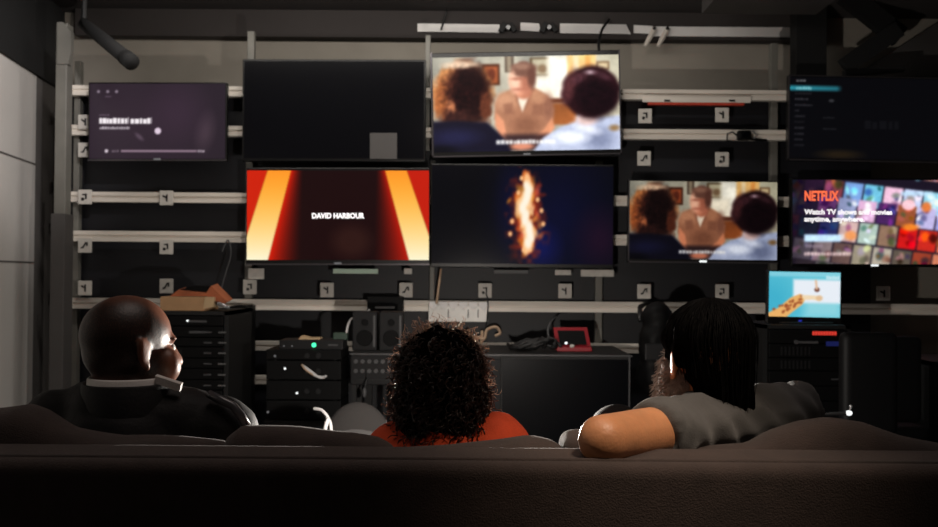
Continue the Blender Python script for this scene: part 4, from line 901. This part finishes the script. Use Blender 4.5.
mb.cap(lerp(n_, J['chest'], .35), J['pelvis'], .14, .15); mb.cap(V(J['shl'])+V((.02, 0, .0)), V(J['shr'])-V((.02, 0, 0)), .072); mb.cap(n_+V((-.03, 0, .015)), V(J['shl'])+V((.06, 0, .02)), .066, .068); mb.cap(n_+V((.03, 0, .015)), V(J['shr'])+V((-.06, 0, .02)), .066, .068)
mb.cap(lerp(J['shl'], J['chest'], .5), lerp(J['shr'], J['chest'], .5), .115)
for s_ in 'lr':
    mb.cap(J['sh'+s_], J['el'+s_], .072, .060); flat_limb(mb, J['el'+s_], lerp(J['el'+s_], J['wr'+s_], .9), .060, .046)
me = remesh(mb, .008, 6); wrinkle(me, lambda c, n: folds(c, n, .006)); lnk('jacket', me, 'jacket', man)
# jacket collar band in white shirt cloth
def ring_band(c, R, rx, ry, z0, z1, th, fn_top, a0=0, a1=2*PI, n=48):
    mb = MB(); rows = []
    for i in range(n+1):
        a_ = a0+(a1-a0)*i/n; dv = V((math.cos(a_)*rx, math.sin(a_)*ry, 0)); nv = V((math.cos(a_), math.sin(a_), 0)); zt__ = z1+fn_top(a_)
        prof = [(0, z0), (.0, zt__-.003), (th*.5, zt__), (th, zt__-.003), (th*1.6, z0)]
        rows.append([mb.bm.verts.new(V(c)+R @ (dv+nv*o_+V((0, 0, z_)))) for o_, z_ in prof])
    for A, B in zip(rows, rows[1:]):
        for j in range(4): mb.bm.faces.new((A[j], A[j+1], B[j+1], B[j]))
    return mb
cR = Matrix.Rotation(-.25, 3, 'Z')
cc = V((P(130, 380, 1.70).x, 1.700, .947))
mb = ring_band(cc, cR, .069, .072, 0, .056, .006, lambda a_: -.018*max(0, math.sin(a_))); mb.build('shirt_collar', 'collar_white', man, True)
mb = ring_band(cc, cR, .0775, .081, -.05, .045, .007, lambda a_: -.016*max(0, math.sin(a_))-.05*max(0, math.sin(a_)-.75)); mb.build('jacket_collar', 'jacket', man, True)
p0, p1 = P(155, 378, 1.655), P(181, 387, 1.665)
mb = MB(); mb.prism([p0+V((0, 0, .004)), p1+V((0, 0, .005)), p1+V((-.003, 0, -.009)), p0+V((.0, 0, -.010))], (0, .012, .002)); mb.build('collar_tip', 'collar_white', man)
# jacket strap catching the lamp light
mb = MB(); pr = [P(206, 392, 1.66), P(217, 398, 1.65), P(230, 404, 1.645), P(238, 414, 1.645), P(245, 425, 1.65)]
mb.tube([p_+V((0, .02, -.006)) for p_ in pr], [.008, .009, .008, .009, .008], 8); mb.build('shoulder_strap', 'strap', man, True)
# close-cropped hair fading into the skin: a colour mask on the scalp
me = body.data; at = me.attributes.new('stubble', 'FLOAT', 'POINT'); off = wloc(man); Ri = Rm.inverted(); vals = []
def sst(a, b, x):
    t_ = min(1, max(0, (x-a)/(b-a))); return t_*t_*(3-2*t_)
for v in me.vertices:
    q = (Ri @ (v.co+off-hc))/.90; w_ = sst(-.075, -.045, q.z)
    line = .052-max(0, q.z-.045)*.9 if q.z > -.0 else .046
    w_ *= 1-sst(line-.02, line+.014, q.y); w_ *= 1-.65*sst(.085, .115, q.z)
    if abs(q.x) > .078 and q.z < .03: w_ = 0                       # ears
    vals.append(w_)
at.data.foreach_set('value', vals)
nt = M['skin_dark'].node_tree; b_ = nt.nodes['Principled BSDF']; prev = b_.inputs['Base Color'].links[0].from_socket
an_ = nt.nodes.new('ShaderNodeAttribute'); an_.attribute_name = 'stubble'
nz = nt.nodes.new('ShaderNodeTexNoise'); nz.inputs['Scale'].default_value = 300; nz.inputs['Detail'].default_value = 2
mu = nt.nodes.new('ShaderNodeMath'); mu.operation = 'MULTIPLY'; ad = nt.nodes.new('ShaderNodeMath'); ad.operation = 'ADD'; ad.inputs[1].default_value = .45
nt.links.new(nz.outputs['Fac'], ad.inputs[0]); nt.links.new(ad.outputs[0], mu.inputs[0]); nt.links.new(an_.outputs['Fac'], mu.inputs[1])
mx = nt.nodes.new('ShaderNodeMix'); mx.data_type = 'RGBA'; mx.inputs['B'].default_value = L3((38, 27, 23))
nt.links.new(mu.outputs[0], mx.inputs['Factor']); nt.links.new(prev, mx.inputs['A']); nt.links.new(mx.outputs['Result'], b_.inputs['Base Color'])

# ---- woman in the middle: big curly dark hair, orange top
wc = V((P(441, 375, 1.72).x, 1.74, .985)); Rw = hrot(.08, -.05)
J = dict(head=wc, neck=wc+V((0, -.02, -.11)), chest=(wc.x+.01, 1.77, .70), pelvis=(wc.x, 1.82, .55), shl=(wc.x-.080, 1.71, .852), shr=(wc.x+.108, 1.71, .870), ell=(wc.x-.17, 1.80, .66), elr=(wc.x+.20, 1.80, .66),
         wrl=(wc.x-.09, 2.04, .60), wrr=(wc.x+.10, 2.04, .60), hipl=(wc.x-.08, 1.88, .53), hipr=(wc.x+.08, 1.88, .53), knl=(wc.x-.10, 2.30, .53), knr=(wc.x+.09, 2.30, .53), anl=(wc.x-.10, 2.40, .09), anr=(wc.x+.09, 2.40, .09), ru=.04, re=.033)
wom, body = person('woman with a mass of curly dark hair and an orange top', J, 'skin_brown', 'trousers_dark', Rw, .93)
mb = MB(); mb.cap(lerp(J['neck'], J['chest'], .35), J['pelvis'], .135, .15); mb.cap(J['shl'], J['shr'], .066); mb.cap(lerp(J['shl'], J['chest'], .5), lerp(J['shr'], J['chest'], .5), .105)
for s_ in 'lr':
    mb.cap(J['sh'+s_], J['el'+s_], .064, .054); flat_limb(mb, J['el'+s_], lerp(J['el'+s_], J['wr'+s_], .9), .052, .040)
me = remesh(mb, .008, 6); wrinkle(me, lambda c, n: folds(c, n, .006)); lnk('orange_top', me, 'orange_shirt', wom)
mb = MB(); hcz = wc+V((0, -.022, -.012))
mb.ell(wc+V((0, -.015, .035)), (.082, .094, .077)); mb.ell(wc+V((.002, -.03, -.020)), (.086, .078, .080)); mb.ell(wc+V((.0, -.045, -.085)), (.084, .056, .066))
me = remesh(mb, .007, 4); 
wrinkle(me, lambda c, n: .008*noise.noise(c*40)+.004*noise.noise(c*90)-(.05 if (c.y > wc.y+.045 and c.z < wc.z+.045 and abs(c.x-wc.x) < .06) else 0))
hair = lnk('hair', me, 'hair_core', wom)
verts = [(v.co.copy(), v.normal.copy()) for v in me.vertices]; off = wloc(wom); r = random.Random(5); mb = MB(); cnt = 0
while cnt < 2300:
    co, nn = r.choice(verts); co = co+off
    if co.y > wc.y+.04 and co.z < wc.z+.05: continue
    if co.z < .87: continue
    cnt += 1; d = (V((0, 0, -1))*(.5+r.random()*.5)+nn*(.30+.5*r.random())+V((r.gauss(0, .45), r.gauss(0, .45), r.gauss(0, .3)))).normalized()
    u, v = basis(d); ln = r.uniform(.018, .040); rad = r.uniform(.003, .0065); tr = r.uniform(1.2, 2.4); ph = r.random()*6.28; m_ = 13; pts = []
    for k in range(m_):
        t_ = k/(m_-1); a_ = ph+t_*tr*2*PI; pts.append(co-nn*.006+d*ln*t_+(u*math.cos(a_)+v*math.sin(a_))*rad*min(1, t_*4)+V((0, 0, -.008*t_*t_)))
    mb.tube(pts, [(.0019 if cnt % 4 else .0009)*(1-.5*k/(m_-1)) for k in range(m_)], 4, False)
mb.build('curls', 'hair_curly', hair, True)
mb = MB(); cnt = 0                                                # fine frizz off the far half of the curls, paler to imitate backlit glow
while cnt < 420:
    co, nn = r.choice(verts); co = co+off
    if co.z < .89 or nn.y < -.25 or nn.y > .75 or (co.y > wc.y+.05 and co.z < wc.z+.05): continue
    cnt += 1; d = (nn+V((r.gauss(0, .5), r.gauss(0, .4), r.gauss(0, .5)))).normalized(); u, v = basis(d); ln = r.uniform(.016, .034); ph = r.random()*6.28; rad = r.uniform(.002, .005); pts = []
    for k in range(10):
        t_ = k/9; a_ = ph+t_*r.uniform(8, 9); pts.append(co+d*ln*t_+(u*math.cos(a_)+v*math.sin(a_))*rad*min(1, t_*3))
    mb.tube(pts, [.0009*(1-.5*k/9) for k in range(10)], 3, False)
mb.build('hair_frizz', 'hair_frizz', hair, True)

# ---- man on the right: long dark hair, beard, grey t-shirt, arm along the sofa back
mc = V((P(708, 345, 1.69).x, 1.69, 1.042)); Rr = hrot(math.radians(-11), math.radians(-2)); HS = .92
el = P(603, 440, 1.345); sl = P(690, 429, 1.60); sr = P(764, 421, 1.72); er = P(801, 406, 1.83)
J = dict(head=mc, neck=mc+V((.005, -.02, -.11)), chest=(mc.x+.03, 1.76, .72), pelvis=(mc.x+.04, 1.84, .55), shl=sl, shr=sr, ell=el, elr=er,
         wrl=P(611, 428, 1.585), wrr=(er.x-.13, er.y+.17, .90), hdl=(.03, .12, -.04), hdr=(-.8, .5, -.1), hipl=(mc.x-.04, 1.90, .53), hipr=(mc.x+.12, 1.88, .53), knl=P(617, 434, 1.98), knr=(mc.x+.19, 2.34, .53), anl=(.34, 2.12, .49), anr=(mc.x+.19, 2.43, .09), toe=(0, .12, -.03), ru=.050, re=.0385)
man2, body = person('man with long dark hair in a grey t-shirt, bare elbow on the sofa back', J, 'skin_tan', 'trousers_dark', Rr, HS)
mb = MB(); mb.cap(lerp(J['neck'], J['chest'], .45), J['pelvis'], .135, .15); mb.cap(sl+V((.02, 0, .0)), sr, .058); mb.cap(J['neck']+V((-.02, -.01, -.012)), sl+V((.02, .0, .01)), .062, .058); mb.cap(J['neck']+V((.02, -.01, -.02)), sr+V((-.02, 0, .0)), .064, .06); mb.cap(lerp(sl, J['chest'], .5), lerp(sr, J['chest'], .5), .115)
flat_limb(mb, sl, lerp(sl, el, .50), .062, .056); flat_limb(mb, sr, lerp(sr, er, .90), .068, .054); mb.ell(lerp(sr, er, .5)+V((0, 0, -.012)), (.056, .066, .055))
me = remesh(mb, .007, 5); wrinkle(me, lambda c, n: folds(c, n, .013, .9)+.0035*math.sin((c.x*1.2+c.z*1.0)*95+4*noise.noise(c*8))*max(0, noise.noise(c*5)+.3)); lnk('t_shirt', me, 'grey_tee', man2)
# beard
r = random.Random(9); mb = MB()
def hq(x, y, z): return mc+Rr @ (V((x, y, z))*HS)
mb.ell(hq(-.060, .030, -.060), (.030, .046, .056), Rr); mb.ell(hq(-.056, .044, -.030), (.022, .040, .044), Rr); mb.ell(hq(.046, .034, -.070), (.030, .046, .050), Rr); mb.ell(hq(-.03, .066, -.085), (.035, .035, .045), Rr); mb.ell(hq(0, .074, -.110), (.042, .034, .036), Rr); mb.ell(hq(0, .066, -.140), (.034, .03, .034), Rr)
me = remesh(mb, .006, 3); wrinkle(me, lambda c, n: .003*noise.noise(c*90)); beard = lnk('beard', me, 'beard', man2)
off = wloc(man2); vs = [(v.co+off, v.normal.copy()) for v in me.vertices]; mb = MB()
for k in range(2600):
    co, nn = r.choice(vs); d = (nn*.8+V((0, 0, -.6))+V((r.gauss(0, .3), r.gauss(0, .3), r.gauss(0, .3)))).normalized(); ln = r.uniform(.008, .02)
    mb.tube([co-nn*.002, co+d*ln*.5, co+d*ln+V((0, 0, -.003))], [.0007, .0006, .0003], 3, False)
mb.build('whiskers', 'beard', beard, True)
# hair: cap plus long strands
mb = MB(); e_ = lambda x, y, z, rr: mb.ell(hq(x, y, z), tuple(q_*HS for q_ in rr), Rr)
e_(-.002, -.014, .040, (.078, .098, .084)); e_(.004, -.05, -.02, (.070, .055, .075)); e_(.016, -.055, -.075, (.056, .045, .07)); e_(.026, -.045, -.13, (.042, .036, .06)); e_(-.064, -.025, .034, (.026, .056, .050)); e_(-.058, .018, .040, (.028, .060, .048)); e_(.056, -.02, -.01, (.022, .05, .06))
me = remesh(mb, .006, 4)
wrinkle(me, lambda c, n: .0035*math.sin(c.x*330+4*noise.noise(c*20))+.003*noise.noise(c*30)-(.04 if (Rr.inverted() @ (c-mc)).y > .062 and (Rr.inverted() @ (c-mc)).z < .07 else 0))
hair = lnk('hair', me, 'hair_core', man2); mb = MB(); r = random.Random(12); top = hq(.0, -.015, .120)
for k in range(900):
    an = r.uniform(0, 2*PI); ca, sa = math.cos(an), math.sin(an)          # direction in head frame
    if sa > (.82 if ca < 0 else .6): continue
    long_ = r.uniform(.15, .24) if (ca > -.35) else r.uniform(.10, .15)
    pts = []; st = r.uniform(.1, .9); jit = r.gauss(0, .004)
    for i in range(9):
        t_ = i/8; ph = min(PI/2, (st+t_*2.6)*.62); rad = math.sin(ph); drop = max(0, (st+t_*2.6)*.62-PI/2)
        x_ = ca*((.077 if ca > 0 else .084)+jit)*rad; y_ = sa*(.101+jit)*rad-.014; z_ = .040+.088*math.cos(ph)-drop*long_*1.1
        if drop > 0: x_ = x_*(1-.26*drop)+.012*drop; y_ = y_*(1-.16*drop)
        pts.append(hq(x_+.003*math.sin(t_*9+k), y_+.003*math.cos(t_*7+k), z_))
    mb.tube(pts, [.0012*(1-.6*i/8) for i in range(9)], 3, False)
mb.build('strands', 'hair_black', hair, True)
